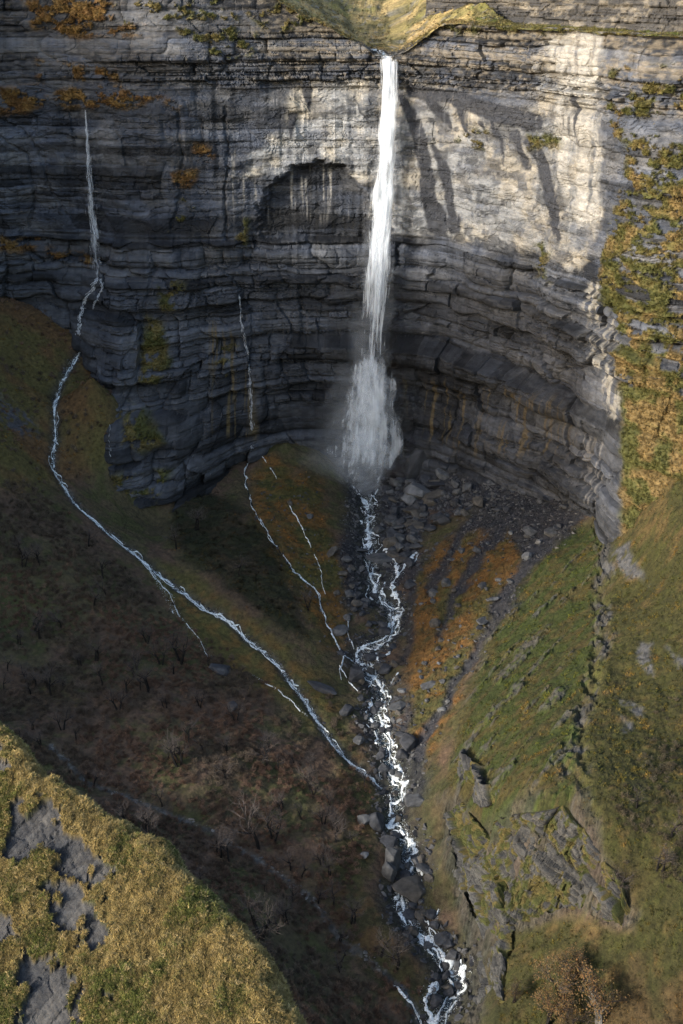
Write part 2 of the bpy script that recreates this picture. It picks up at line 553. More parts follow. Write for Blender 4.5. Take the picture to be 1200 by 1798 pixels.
    low = polymask(wx, wy, [(1000, 760), (1050, 780), (1060, 900), (1030, 880)], 10) * sstep(0.1, 0.3, st)
    c = mix(c, (0.30, 0.28, 0.26), low * 0.6)
    # ---------------- turf caught on the beds
    gn = fbm(s / 7, z / 3.0, seed=61) + 0.35 * fbm(s / 1.5, z / 1.0, seed=62)
    turf = np.zeros(px.shape, np.float32)
    rust = np.zeros(px.shape, np.float32)
    for poly, th in (([(40, 0), (200, -10), (195, 40), (120, 60), (60, 50)], -0.15), ([(90, 42), (270, 45), (270, 62), (100, 66)], -0.05),
                     ([(60, 108), (140, 112), (215, 128), (210, 142), (70, 140)], 0.0), ([(0, 155), (75, 150), (90, 190), (0, 200)], -0.12),
                     ([(90, 160), (190, 150), (290, 172), (230, 192), (110, 190)], -0.02), ([(300, 300), (345, 300), (330, 330), (308, 326)], -0.35),
                     ([(0, 420), (70, 425), (60, 445), (0, 440)], -0.1), ([(80, 440), (165, 455), (150, 470), (70, 462)], -0.05), ([(290, 172), (315, 175), (310, 190), (295, 190)], -0.2),
                     ([(340, 255), (375, 260), (370, 285), (335, 282)], 0.05)):
        rust = np.maximum(rust, polymask(wx, wy, poly, 8) * sstep(th, th + 0.15, gn))
    for poly, th in (([(255, 560), (285, 575), (300, 640), (270, 690), (238, 680), (240, 640)], -0.3), ([(210, 715), (260, 735), (285, 780), (250, 800), (215, 785)], -0.25),
                     ([(280, 490), (330, 500), (325, 540), (280, 545)], -0.05), ([(300, 20), (420, 20), (420, 100), (330, 110)], 0.12),
                     ([(405, 60), (460, 60), (440, 95), (400, 92)], -0.05), ([(430, 20), (520, 0), (560, 40), (480, 60)], 0.0), ([(0, 0), (420, 0), (400, 40), (0, 50)], 0.3),
                     ([(815, 225), (860, 228), (860, 262), (800, 250)], 0.15), ([(925, 238), (985, 242), (985, 258), (925, 262)], -0.1), ([(940, 430), (970, 440), (960, 500), (935, 490)], -0.1),
                     ([(755, 45), (1200, 36), (1200, 54), (755, 58)], 0.0), ([(330, 320), (350, 420), (300, 420), (300, 380)], 0.2), ([(420, 380), (440, 390), (432, 430), (418, 425)], 0.0),
                     ([(380, 600), (415, 610), (400, 660), (375, 640)], 0.1), ([(195, 840), (300, 830), (260, 900), (190, 880)], 0.0)):
        turf = np.maximum(turf, polymask(wx, wy, poly, 8) * sstep(th, th + 0.15, gn))
    edge = [(1075, 118), (1210, 110), (1210, 1000), (1090, 1000), (1092, 740), (1078, 650), (1072, 560), (1055, 520), (1058, 440), (1085, 330), (1105, 250), (1070, 235)]
    dens = np.interp(py, [110, 230, 330, 450, 560, 640, 700, 720, 1000], [0.18, 0.10, -0.02, -0.08, -0.05, -0.12, -0.4, -1, -1])
    rt = polymask(wx, wy, edge, 8) * sstep(0, 0.14, gn - dens)
    turf = np.maximum(turf, rt)
    tn = fbm(s / 6, z / 4, seed=63)
    tcol = mix((0.10, 0.10, 0.028), (0.19, 0.148, 0.05), sstep(-0.35, 0.4, tn))
    tcol = mix(tcol, (0.225, 0.155, 0.06), rt * sstep(0.15, 0.55, tn + 0.35 * sstep(500, 750, py)))
    c = mix(c, tcol, turf)
    c = mix(c, mix((0.20, 0.105, 0.035), (0.27, 0.16, 0.05), sstep(-0.3, 0.3, tn)), rust)
    veg = np.maximum(turf, rust)
    off = off + veg * (1.3 + 1.1 * fbm(s / 1.6, z / 1.6, seed=64))
    return np.stack([X + nx * off, Y + ny * off, z], -1), np.clip(c, 0.01, 0.9), veg


def wall_mesh(name, s, zb, zt, rows, mat, label=None):
    t = np.linspace(0, 1, rows)
    S, T = np.meshgrid(s, t)
    Z = zb + (zt[None, :] - zb) * T
    V, C, veg = rock_wall(S.ravel(), Z.ravel())
    me = mesh_from(name, V, grid_faces(rows, len(s)), mat, C)
    return me, V.reshape(rows, len(s), 3), C.reshape(rows, len(s), 3), veg.reshape(rows, len(s))


# edge of the plateau along the plan
def rim(s):
    X, Y, nx, ny = plan(s)
    z = plateau_z(X, Y)
    z = np.where(X > 25, np.minimum(z, 231.5 + 0.8 * noise(s / 14, seed=5)), z)
    z = np.where(X < -25, np.maximum(z, 232), z)
    lo = np.interp(Y, [235, 262, 330, 400, 440, 472, 486, 560, 640], [130, 268, 278, 244, 224, 210, 290, 300, 268])  # unseen left rim, heights shaped to throw shade across the bowl
    return np.where(X < -185, lo, np.minimum(z, 264))


s_vis = np.arange(PS[5] - 8, PS[20] + 10, 0.55)
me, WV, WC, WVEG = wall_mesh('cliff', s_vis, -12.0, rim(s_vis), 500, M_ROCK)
cliff = add('cliff', me, kind='structure')
cliff['label'] = 'stratified grey limestone amphitheatre with pale overhang and dark seepage streaks'
s_left = np.arange(PS[0], PS[5] - 6, 3.0)
me, _, _, _ = wall_mesh('cliff_shade_rim', s_left, -12.0, rim(s_left), 90, M_ROCK)
add('cliff', me, kind='structure')  # out of view, added to cast shadow on the lower walls

# lookup: first wall point met at a photograph coordinate
_wpx, _wpy, _wd = project(WV)


def wall_at(px, py, lift=0.4):
    m = (np.abs(_wpx - px) < 1.6) & (np.abs(_wpy - py) < 1.6)
    if not m.any():
        return at_y(px, py, 600)
    i = np.argmin(np.where(m, _wd, 1e9))
    p = WV.reshape(-1, 3)[i]
    n = np.array([0, -1, 0.0])
    return p + n * lift


# second band of rock above the green terrace
def band_mesh():
    s = np.arange(PS[12], PS[20], 0.6)
    X, Y, nx, ny = plan(s)
    k = np.exp(-0.5 * (np.arange(-40, 41) / 16.0) ** 2)
    k /= k.sum()
    sm = lambda a: np.convolve(np.pad(a, 40, mode='edge'), k, 'valid')
    X, Y, nx, ny = sm(X), sm(Y), sm(nx), sm(ny)
    back = np.interp(s, [PS[12], PS[13], PS[14], PS[20]], [46, 30, 15, 12])
    rows = 64
    S, T = np.meshgrid(s, np.linspace(0, 1, rows))
    Z = 227 + 36 * T
    o2, t2, l2 = strata(S, Z, 402, 2.0, 4.0, 0.8, 0.7, 1.2, 0.9, 0.8)
    o3, t3, l3 = strata(S, Z, 403, 0.7, 1.5, 0.4, 0.35, 1.2, 0.4, 0.4)
    O = o2 + o3 + 1.5 * fbm(S / 18, Z / 20, seed=71) - back[None, :] - 0.15 * (Z - 227)
    V = np.stack([X + nx * O, Y + ny * O, Z], -1)
    n1 = fbm(S / 8, Z / 2, seed=72)
    C = mix((0.085, 0.08, 0.075), (0.24, 0.21, 0.165), sstep(-0.1, 0.5, n1 + 0.5 * (t3 - 0.5))) * (0.7 + 0.4 * t2)[..., None]
    return mesh_from('upper_cliff', V.reshape(-1, 3), grid_faces(rows, len(s)), M_ROCK, C)


add('upper_cliff', band_mesh(), kind='structure')


# the pasture above: rows running back from the rim
def plateau_mesh():
    s = np.arange(PS[4], PS[20], 1.0)
    X, Y, nx, ny = plan(s)
    off = table_off(s, np.full(s.shape, 225.0))
    d = np.concatenate([[-1.5, 0.2], np.geomspace(1, 260, 110)])
    lim = np.interp(s, [PS[11], PS[14], PS[16], PS[20]], [260, 120, 40, 40])
    S, D = np.meshgrid(s, d)
    D = np.minimum(D, lim[None, :] * (0.9 + 0.1 * D / 260))
    ux = np.where(X < 25, 0.0, nx)
    uy = np.where(X < 25, -1.0, ny)
    XX, YY = X + ux * (off - D), Y + uy * (off - D)
    Z = plateau_z(XX, YY)
    n0 = fbm(XX / 6, YY / 6, seed=76)
    r = rim(s)[None, :]
    Z = np.where(D < 3, np.minimum(Z, r + 0.25 * np.maximum(D, -1)), Z)
    Z = np.where(X[None, :] < -30, np.maximum(Z, r - 0.3), Z)
    Z = np.minimum(Z, 231 + 0.02 * D + 1.2 * n0 + 60 * (1 - sstep(40, 78, XX)))
    n = fbm(XX / 9, YY / 9, seed=73)
    n2 = fbm(XX / 2.5, YY / 2.5, seed=74)
    C = mix((0.54, 0.39, 0.17), (0.36, 0.28, 0.10), sstep(-0.3, 0.3, n + 0.5 * n2))
    C = mix(C, (0.17, 0.19, 0.05), np.clip(sstep(0.15, 0.5, fbm(XX / 14, YY / 14, seed=75)) * 0.5 + 0.6 * (XX > 62), 0, 1))
    C = mix(C, (0.15, 0.125, 0.05), sstep(-0.1, 0.25, fbm(XX / 4, YY / 7, seed=77)) * 0.85)
    C = mix(C, (0.26, 0.24, 0.20), sstep(0.30, 0.5, n2 - 0.2 * n) * 0.8)
    lip = (1 - sstep(9, 16, np.abs(XX - 20 + 2 * n))) * (1 - sstep(5, 11, YY - 612 + 2 * n2))
    C = mix(C, mix((0.12, 0.12, 0.12), (0.25, 0.23, 0.20), sstep(-0.2, 0.3, n2)), lip)
    C = np.clip(C, 0, 1)
    return mesh_from('pasture', np.stack([XX, YY, Z], -1).reshape(-1, 3), grid_faces(len(d), len(s)), M_TURF, C)


add('pasture', plateau_mesh(), kind='structure')

# ================================================================ THE VALLEY
RIVER = [(634, 850, 1), (645, 880, 0), (648, 960, -4), (655, 1040, -8), (690, 1060, -9.5), (692, 1105, -12), (640, 1135, -14), (628, 1150, -15), (650, 1180, -16.5),
         (672, 1220, -18), (655, 1250, -19.5), (672, 1290, -21.5), (685, 1340, -24), (700, 1380, -26), (690, 1430, -29), (712, 1480, -32), (728, 1530, -34.5),
         (700, 1575, -37.5), (720, 1620, -39), (760, 1660, -41), (795, 1700, -43.5), (800, 1730, -45.5), (762, 1798, -48.5), (750, 1850, -51)]
LSTREAM = [(150, 598, 79), (125, 640, 71), (98, 700, 61), (98, 760, 51.5), (92, 820, 42), (130, 880, 31), (180, 925, 21), (240, 970, 13), (300, 1020, 5),
           (360, 1065, 0), (430, 1115, -6), (490, 1165, -11), (530, 1215, -15), (570, 1280, -19.5), (610, 1330, -23), (670, 1375, -26.5)]
MSTREAM = [(442, 785, 22), (428, 825, 18.5), (445, 890, 12.5), (475, 950, 7), (515, 1000, 2.5), (560, 1040, -2.5), (572, 1090, -7.5), (600, 1140, -13), (625, 1150, -15)]
M2 = [(505, 880, 13), (530, 920, 9), (560, 985, 3), (572, 1040, -2.5)]
GULLY = [(90, 1310, -6), (150, 1370, -14), (300, 1430, -21), (450, 1510, -28), (540, 1570, -33), (600, 1650, -39), (690, 1730, -46), (740, 1798, -50)]
CTRL = RIVER[::1] + LSTREAM[::1] + MSTREAM[::2] + GULLY + [
    # foot of the wall
    (500, 780, 25), (560, 800, 19), (400, 810, 19), (340, 860, 14), (270, 925, 9), (720, 830, 8), (770, 800, 15), (850, 815, 22), (950, 830, 27), (1010, 860, 31),
    # right talus and gully
    (720, 900, 2), (800, 900, 11), (900, 900, 22), (1000, 900, 31), (760, 980, 2), (850, 980, 13), (950, 985, 23), (740, 1080, -5), (830, 1080, 3), (890, 1030, 12), (760, 1180, -9),
    (820, 1170, -3), (740, 1300, -18), (780, 1280, -11), (760, 1380, -19),
    # green spur and arete
    (1055, 925, 33), (1060, 1000, 31), (1060, 1080, 29), (1045, 1180, 26), (1020, 1290, 22), (1000, 1390, 18), (980, 1060, 20), (900, 1140, 9), (940, 1200, 13), (850, 1250, 1),
    (900, 1320, 8), (820, 1330, -6), (860, 1390, 2), (790, 1390, -13),
    # lower right crag and slope
    (780, 1470, -28), (815, 1560, -33), (840, 1650, -37), (850, 1740, -43), (800, 1440, -15), (860, 1440, 0), (930, 1425, 12), (1000, 1400, 18), (1050, 1465, 14), (1060, 1520, 7), (850, 1560, -24), (930, 1610, -20), (1010, 1595, -11), (1070, 1610, -6), (1110, 1625, -4),
    (930, 1520, -3), (900, 1680, -26), (1000, 1690, -19), (900, 1790, -33), (1050, 1790, -26), (1200, 1790, -18), (1330, 1790, -8), (1130, 1500, 11), (1250, 1500, 16),
    # right flank
    (1100, 930, 38), (1120, 1050, 31), (1110, 1200, 26), (1100, 1350, 21), (1200, 1300, 25), (1200, 1120, 38), (1200, 940, 58), (1330, 1100, 48), (1330, 1300, 34), (1350, 900, 75), (1130, 800, 62), (1200, 780, 82),
    # left flank
    (0, 540, 97), (70, 560, 90), (-120, 560, 100), (0, 640, 80), (0, 760, 62), (-150, 760, 76), (40, 880, 40), (0, 960, 32), (-150, 960, 50), (100, 1000, 22), (0, 1100, 12), (-150, 1150, 22), (200, 1080, 8),
    (120, 1200, 0), (0, 1240, -2), (300, 1160, -4), (280, 1300, -11), (400, 1250, -11), (450, 1380, -20), (540, 1370, -22), (600, 1440, -27), (350, 1380, -17), (560, 1500, -29), (650, 1560, -34), (690, 1640, -36), (710, 1740, -43),
    (450, 1640, -24), (300, 1560, -15), (560, 1740, -36), (620, 1790, -42), (400, 1790, -22), (100, 1450, -5), (200, 1600, 2), (160, 660, 76), (150, 760, 52), (155, 850, 32), (200, 700, 63),
    # dark knoll between the streams
    (330, 890, 14), (400, 900, 15), (340, 960, 11), (420, 980, 9), (470, 1000, 7.5), (480, 1080, -1), (400, 1050, 4), (520, 1120, -6), (560, 1190, -14), (590, 1260, -19),
    (500, 860, 15), (560, 900, 8), (600, 960, 1), (610, 1060, -7)]
CT = np.array([at_z(*p) for p in CTRL])


def rbf_fit(P):
    n = len(P)
    D = np.hypot(P[:, None, 0] - P[None, :, 0], P[:, None, 1] - P[None, :, 1])
    A = np.zeros((n + 3, n + 3))
    A[:n, :n] = -D - 0.0 * np.eye(n)
    A[:n, n] = 1
    A[:n, n + 1:] = P[:, :2] / 100
    A[n:, :n] = A[:n, n:].T
    A[:n, :n] += 0.5 * np.eye(n)
    return np.linalg.solve(A, np.concatenate([P[:, 2], np.zeros(3)]))


CW = rbf_fit(CT)


def rbf(x, y):
    out = (CW[-3] + CW[-2] * x / 100 + CW[-1] * y / 100).astype(np.float32)
    for (cx, cy, _), w in zip(CT, CW):
        out -= np.float32(w) * np.hypot(x - np.float32(cx), y - np.float32(cy))
    return out


xyz = lambda pts: np.array([at_z(*p) for p in pts])
RIV3, LST3, MST3, M23, GUL3 = map(xyz, (RIVER, LSTREAM, MSTREAM, M2, GULLY))

CRAG = [(770, 1400), (800, 1395), (850, 1440), (900, 1400), (930, 1385), (1000, 1400), (1000, 1330), (1030, 1290), (1045, 1400), (1070, 1500), (1120, 1600), (1105, 1630), (1010, 1600), (930, 1640), (880, 1640),
        (850, 1700), (850, 1798), (810, 1798), (825, 1700), (800, 1600), (770, 1500)]
ARETE = [(1058, 900), (1062, 960), (1060, 1040), (1064, 1090), (1050, 1180), (1025, 1270), (1005, 1350), (990, 1400)]
GRIDX = np.arange(-265, 262, 0.72, dtype=np.float32)
GRIDY = np.arange(205, 640, 0.72, dtype=np.float32)


def valley():
    X, Y = np.meshgrid(GRIDX, GRIDY)
    Z = rbf(X, Y)
    Z += 2.4 * fbm(X / 40, Y / 40, seed=11, octaves=3) * 0.6
    px, py, dep = project(np.stack([X, Y, Z], -1))
    wx = px + 14 * fbm(X / 12, Y / 12, seed=12) + 5 * fbm(X / 3, Y / 3, seed=13, octaves=2)
    wy = py + 14 * fbm(X / 12, Y / 12, seed=14) + 5 * fbm(X / 3, Y / 3, seed=15, octaves=2)
    dr, kr = linedist(X, Y, RIV3)
    dl, _ = linedist(X, Y, LST3)
    dm, _ = linedist(X, Y, MST3)
    dg, _ = linedist(X, Y, GUL3)
    n5 = fbm(X / 5, Y / 5, seed=16)
    n2 = fbm(X / 1.8, Y / 1.8, seed=17, octaves=3)
    # the river bed is cut in, with rubble either side
    Z -= 2.6 * np.exp(-(dr / 5.5) ** 2) + 2.0 * np.exp(-(dl / 2.4) ** 2) + 1.3 * np.exp(-(dm / 2.0) ** 2) + 0.5 * np.exp(-(dg / 3) ** 2)
    scree = polymask(wx, wy, [(600, 830), (720, 800), (860, 790), (1000, 850), (1045, 900), (1000, 945), (940, 985), (905, 1060), (860, 1090), (820, 1180), (770, 1270), (750, 1400),
                              (700, 1420), (700, 1250), (730, 1150), (720, 1000), (760, 960), (840, 900), (760, 900), (720, 1010), (640, 1080), (590, 1060), (610, 900)], 14)
    bracken = polymask(wx, wy, [(455, 790), (560, 850), (600, 1000), (610, 1130), (570, 1140), (520, 1040), (440, 920)], 14)
    bracken = np.maximum(bracken, polymask(wx, wy, [(770, 950), (880, 930), (930, 990), (880, 1060), (830, 1150), (790, 1270), (750, 1370), (720, 1290), (715, 1120), (735, 1010)], 12))
    chan = np.maximum.reduce([stroke(wx, wy, p, w, 7) for p, w in (([(900, 905), (850, 960), (800, 1040), (770, 1120)], [10, 8, 7, 3]), ([(960, 950), (910, 1010), (870, 1080), (840, 1130), (800, 1200), (760, 1270), (735, 1330)], [14, 12, 10, 8, 7, 8, 10]),
                                                                  ([(840, 905), (790, 970), (750, 1040)], [8, 7, 4]), ([(725, 1000), (720, 1080), (715, 1160)], [8, 9, 6]))])
    crag = polymask(wx, wy, CRAG, 10) * 0.6
    crag = np.maximum(crag, stroke(wx, wy, ARETE, [9, 10, 14, 22, 16, 16, 18, 20], 9) * sstep(-0.4, 0.1, n5 + 0.2))
    qa, qb = 0.73 * X + 0.69 * Y, -0.69 * X + 0.73 * Y
    strips = sstep(0.27, 0.42, fbm(qa / 18, qb / 3.2, seed=18) + 0.3 * n5) * polymask(wx, wy, [(860, 1080), (1050, 960), (1040, 1180), (1000, 1380), (780, 1400), (790, 1330)], 10)
    slab = np.maximum.reduce([polymask(wx, wy, p, 5) for p in ([(1070, 975), (1110, 955), (1125, 1000), (1140, 1025), (1110, 1020), (1090, 1000)], [(1120, 1135), (1145, 1140), (1140, 1185), (1120, 1170)], [(1170, 1140), (1210, 1160), (1190, 1175)],
                                                             [(1060, 990), (1085, 1000), (1080, 1012), (1062, 1010)], [(1085, 1225), (1135, 1245), (1120, 1262)], [(1090, 1260), (1103, 1265), (1098, 1290), (1088, 1285)])])
    # bedding steps where rock comes through
    zz = Z + 0.10 * X + 1.2 * n5
    T = 2.6
    f = zz / T - np.floor(zz / T)
    step = T * (sstep(0.55, 0.98, f) - f)
    f2 = zz / 0.9 - np.floor(zz / 0.9)
    step2 = 0.9 * (sstep(0.5, 0.95, f2) - f2)
    gx, gy = np.gradient(Z, 0.72)
    Z += crag * (step * 1.25 + step2 * 0.8 + 1.6 * fbm(X / 6, Y / 6, seed=19) + 0.9 * n2)
    Z -= 9.0 * polymask(px, py, [(790, 1420), (850, 1440), (930, 1415), (1000, 1395), (1020, 1450), (1035, 1550), (1020, 1575), (1000, 1580), (930, 1600), (885, 1600), (850, 1620), (815, 1550)], 10)
    # wash lines straight down the slopes, hummocks in the turf
    Z += 0.9 * n5 * (1 - crag) + 0.35 * n2
    Z += scree * (0.9 * np.abs(n2) + 0.7 * fbm(X / 3, Y / 3, seed=20))
    Z -= chan * 1.1
    hum = fbm(X / 2.2, Y / 2.2, seed=25, octaves=2)
    right = sstep(1010, 1070, px + 0.06 * (py - 1000))
    Z += right * 0.5 * np.abs(hum)

    # ---------------- colour of ground cover and stone
    g1 = fbm(X / 16, Y / 16, seed=26)
    g2 = fbm(X / 5, Y / 4, seed=27)
    g3 = fbm(X / 1.6, Y / 1.6, seed=28, octaves=3)
    C = mix((0.10, 0.080, 0.040), (0.135, 0.086, 0.056), sstep(-0.3, 0.3, g1 + 0.5 * g2))
    C = mix(C, (0.075, 0.082, 0.024), sstep(0.1, 0.5, g2 - 0.5 * g1) * 0.65)
    # high left flank
    hl = polymask(wx, wy, [(-60, 500), (140, 560), (210, 620), (200, 800), (110, 850), (60, 860), (-60, 860)], 25)
    C = mix(C, mix((0.13, 0.105, 0.032), (0.155, 0.085, 0.03), sstep(-0.2, 0.4, g1)), hl * 0.8)
    C = mix(C, (0.10, 0.095, 0.10), polymask(wx, wy, [(-20, 680), (50, 730), (75, 775), (30, 760), (-20, 720)], 8) * sstep(-0.3, 0.2, g3))
    lm = polymask(wx, wy, [(240, 980), (330, 1000), (440, 1090), (560, 1200), (620, 1330), (560, 1290), (400, 1170), (300, 1060)], 14)
    C = mix(C, mix((0.12, 0.105, 0.028), (0.19, 0.11, 0.03), sstep(-0.1, 0.5, g2)), lm * 0.85)
    C = mix(C, mix((0.21, 0.105, 0.028), (0.10, 0.075, 0.025), sstep(-0.2, 0.5, g2 + 0.4 * g3)), bracken * 0.95)
    C = mix(C, mix((0.105, 0.10, 0.03), (0.06, 0.07, 0.02), sstep(-0.2, 0.4, g3)), bracken * sstep(0.05, 0.4, g1) * 0.8)
    # green spur
    sp = polymask(wx, wy, [(1000, 930), (1060, 930), (1055, 1100), (1020, 1300), (1000, 1420), (900, 1430), (850, 1440), (780, 1400), (800, 1290), (860, 1100), (920, 1010)], 12)
    C = mix(C, mix((0.070, 0.090, 0.022), (0.115, 0.095, 0.030), sstep(-0.1, 0.45, g2 + 0.3 * g3)), sp)
    stk = fbm(qa / 18, qb / 2.2, seed=29)
    C = mix(C, mix((0.05, 0.048, 0.02), (0.14, 0.10, 0.04), sstep(-0.5, 0.5, g3)), sp * sstep(0.05, 0.35, stk) * 0.6)
    rgt = polymask(wx, wy, [(1065, 700), (1400, 600), (1400, 1900), (860, 1900), (870, 1650), (1000, 1620), (1110, 1640), (1060, 1480), (1010, 1400), (1025, 1290), (1060, 1100)], 10)
    rc = mix((0.080, 0.076, 0.024), (0.175, 0.122, 0.045), sstep(-0.15, 0.5, g2 + 0.35 * g3 + 0.45 * sstep(1100, 850, py) - 0.25))
    rc = mix(rc, (0.085, 0.09, 0.022), sstep(0.0, 0.35, g3 - 0.3 * g2) * 0.6)
    rc = mix(rc, (0.19, 0.12, 0.055), sstep(1480, 1650, py) * sstep(-0.1, 0.4, g1 + 0.3 * g2) * 0.7)
    C = mix(C, rc, rgt)
    rb = polymask(wx, wy, [(740, 1300), (800, 1390), (860, 1450), (850, 1560), (880, 1660), (880, 1800), (800, 1800), (830, 1700), (770, 1560), (740, 1450), (715, 1380)], 12)
    C = mix(C, mix((0.060, 0.062, 0.022), (0.095, 0.072, 0.034), sstep(-0.2, 0.4, g2 + 0.4 * g3)), rb * 0.9)
    foot = polymask(wx, wy, [(560, 1180), (660, 1380), (660, 1420), (640, 1560), (740, 1700), (730, 1798), (660, 1740), (560, 1560), (600, 1440)], 14)
    C = mix(C, mix((0.055, 0.06, 0.016), (0.13, 0.075, 0.028), sstep(0.0, 0.4, g2)), foot * 0.7)
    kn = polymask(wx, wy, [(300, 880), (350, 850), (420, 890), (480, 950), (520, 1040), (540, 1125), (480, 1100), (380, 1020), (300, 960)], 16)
    C = mix(C, mix((0.024, 0.029, 0.011), (0.04, 0.031, 0.015), sstep(0.0, 0.4, g2)), kn * 0.9)  # knoll cover darkened to stand for the shade lying on it
    # stone
    sc = mix((0.030, 0.031, 0.037), (0.065, 0.064, 0.064), sstep(-0.2, 0.5, g3))
    C = mix(C, sc, scree * (1 - 0.92 * bracken * (1 - chan)) * 0.95)
    C = mix(C, (0.045, 0.045, 0.052), chan * 0.8)
    cr = mix((0.05, 0.05, 0.048), (0.105, 0.10, 0.092), sstep(-0.2, 0.4, g3 + 0.4 * n5)) 
    steep = sstep(0.75, 1.25, np.hypot(gx, gy))
    C = mix(C, cr, crag * sstep(-0.35, 0.15, g2 + 0.9 * steep - 0.2 + 0.3 * g3))
    C = mix(C, cr * 0.85, strips * sstep(-0.4, 0.1, g3) * 0.85)
    Z += strips * (1.0 + 0.8 * n2 + 0.5 * step2)
    C = mix(C, mix((0.07, 0.072, 0.078), (0.13, 0.128, 0.125), sstep(-0.3, 0.4, g3 + 0.4 * n5)), slab * sstep(-0.45, -0.1, g3 + 0.4 * g2))
    bed = np.exp(-(dr / 7.5) ** 4)
    C = mix(C, mix((0.045, 0.044, 0.04), (0.075, 0.075, 0.05), sstep(-0.2, 0.4, g3)), bed * 0.9)
    C = mix(C, mix((0.045, 0.042, 0.038), (0.10, 0.095, 0.085), sstep(-0.2, 0.4, g3)), np.exp(-((dl + 1.2 * n2) / 2.6) ** 2) * 0.85)
    C = mix(C, mix((0.10, 0.092, 0.08), (0.22, 0.20, 0.175), sstep(-0.1, 0.4, g3)), np.exp(-((dg + 1.5 * n2) / 1.15) ** 4) * 0.95 * sstep(-0.7, -0.1, n5))
    C = np.clip(C, 0.008, 0.8)
    info = dict(px=px, py=py, scree=scree, crag=np.clip(crag + slab + strips, 0, 1), bracken=bracken, dr=dr, dl=dl, dm=dm, dg=dg, rgt=rgt, sp=sp, hl=hl, chan=chan, slab=slab)
    return X, Y, Z, C, info


TX, TY, TZ, TC, TI = valley()
valley_o = add('valley_ground', mesh_from('valley_ground', np.stack([TX, TY, TZ], -1).reshape(-1, 3), grid_faces(*TX.shape), M_TURF, TC * (1 - 0.35 * np.maximum(TI['rgt'], TI['sp']) * (1 - TI['crag']))[..., None]), kind='structure')  # turf of flank and spur darkened as shade between the tufts


def bil(A, x, y):
    fx = np.clip((np.asarray(x, float) - GRIDX[0]) / 0.72, 0, len(GRIDX) - 1.001)
    fy = np.clip((np.asarray(y, float) - GRIDY[0]) / 0.72, 0, len(GRIDY) - 1.001)
    i, j = fx.astype(int), fy.astype(int)
    u, v = fx - i, fy - j
    return A[j, i] * (1 - u) * (1 - v) + A[j, i + 1] * u * (1 - v) + A[j + 1, i] * (1 - u) * v + A[j + 1, i + 1] * u * v


def ground(x, y):
    return bil(TZ, x, y)


def hit(px, py):
    """where the ground lies at a photograph coordinate"""
    d = ray(px, py)
    Y = np.arange(215, 636, 0.5)
    P = np.array([0, 0, CAMZ])[None] + d[None] * (Y / d[1])[:, None]
    g = ground(P[:, 0], P[:, 1])
    b = np.nonzero(P[:, 2] < g)[0]
    if not len(b):
        return at_z(px, py, 0)
    p = P[b[0]]
    return np.array([p[0], p[1], ground(p[0], p[1])])


# ================================================================ THE NEAR BANK
def bank_height(X, Y):
    e = ((X + 3) * 40 + (Y - 85) * 39) / 55.9
    a = ((X + 3) * -39 + (Y - 85) * 40) / 55.9            # along the crest, 0..56
    e = e - 3.0 * np.exp(-((a - 24) / 18) ** 2) + 1.6 * fbm(a / 9, e / 40, seed=81) + 0.5 * fbm(a / 2.5, e / 6, seed=85)
    z = 159.5 + 0.357 * (X + 3) + 0.56 * (Y - 85)
    r = np.where(e > 15, e, np.log1p(np.exp(np.clip(e * 1.2, -30, 30))) / 1.2)
    return z - 4.2 * r, e, a


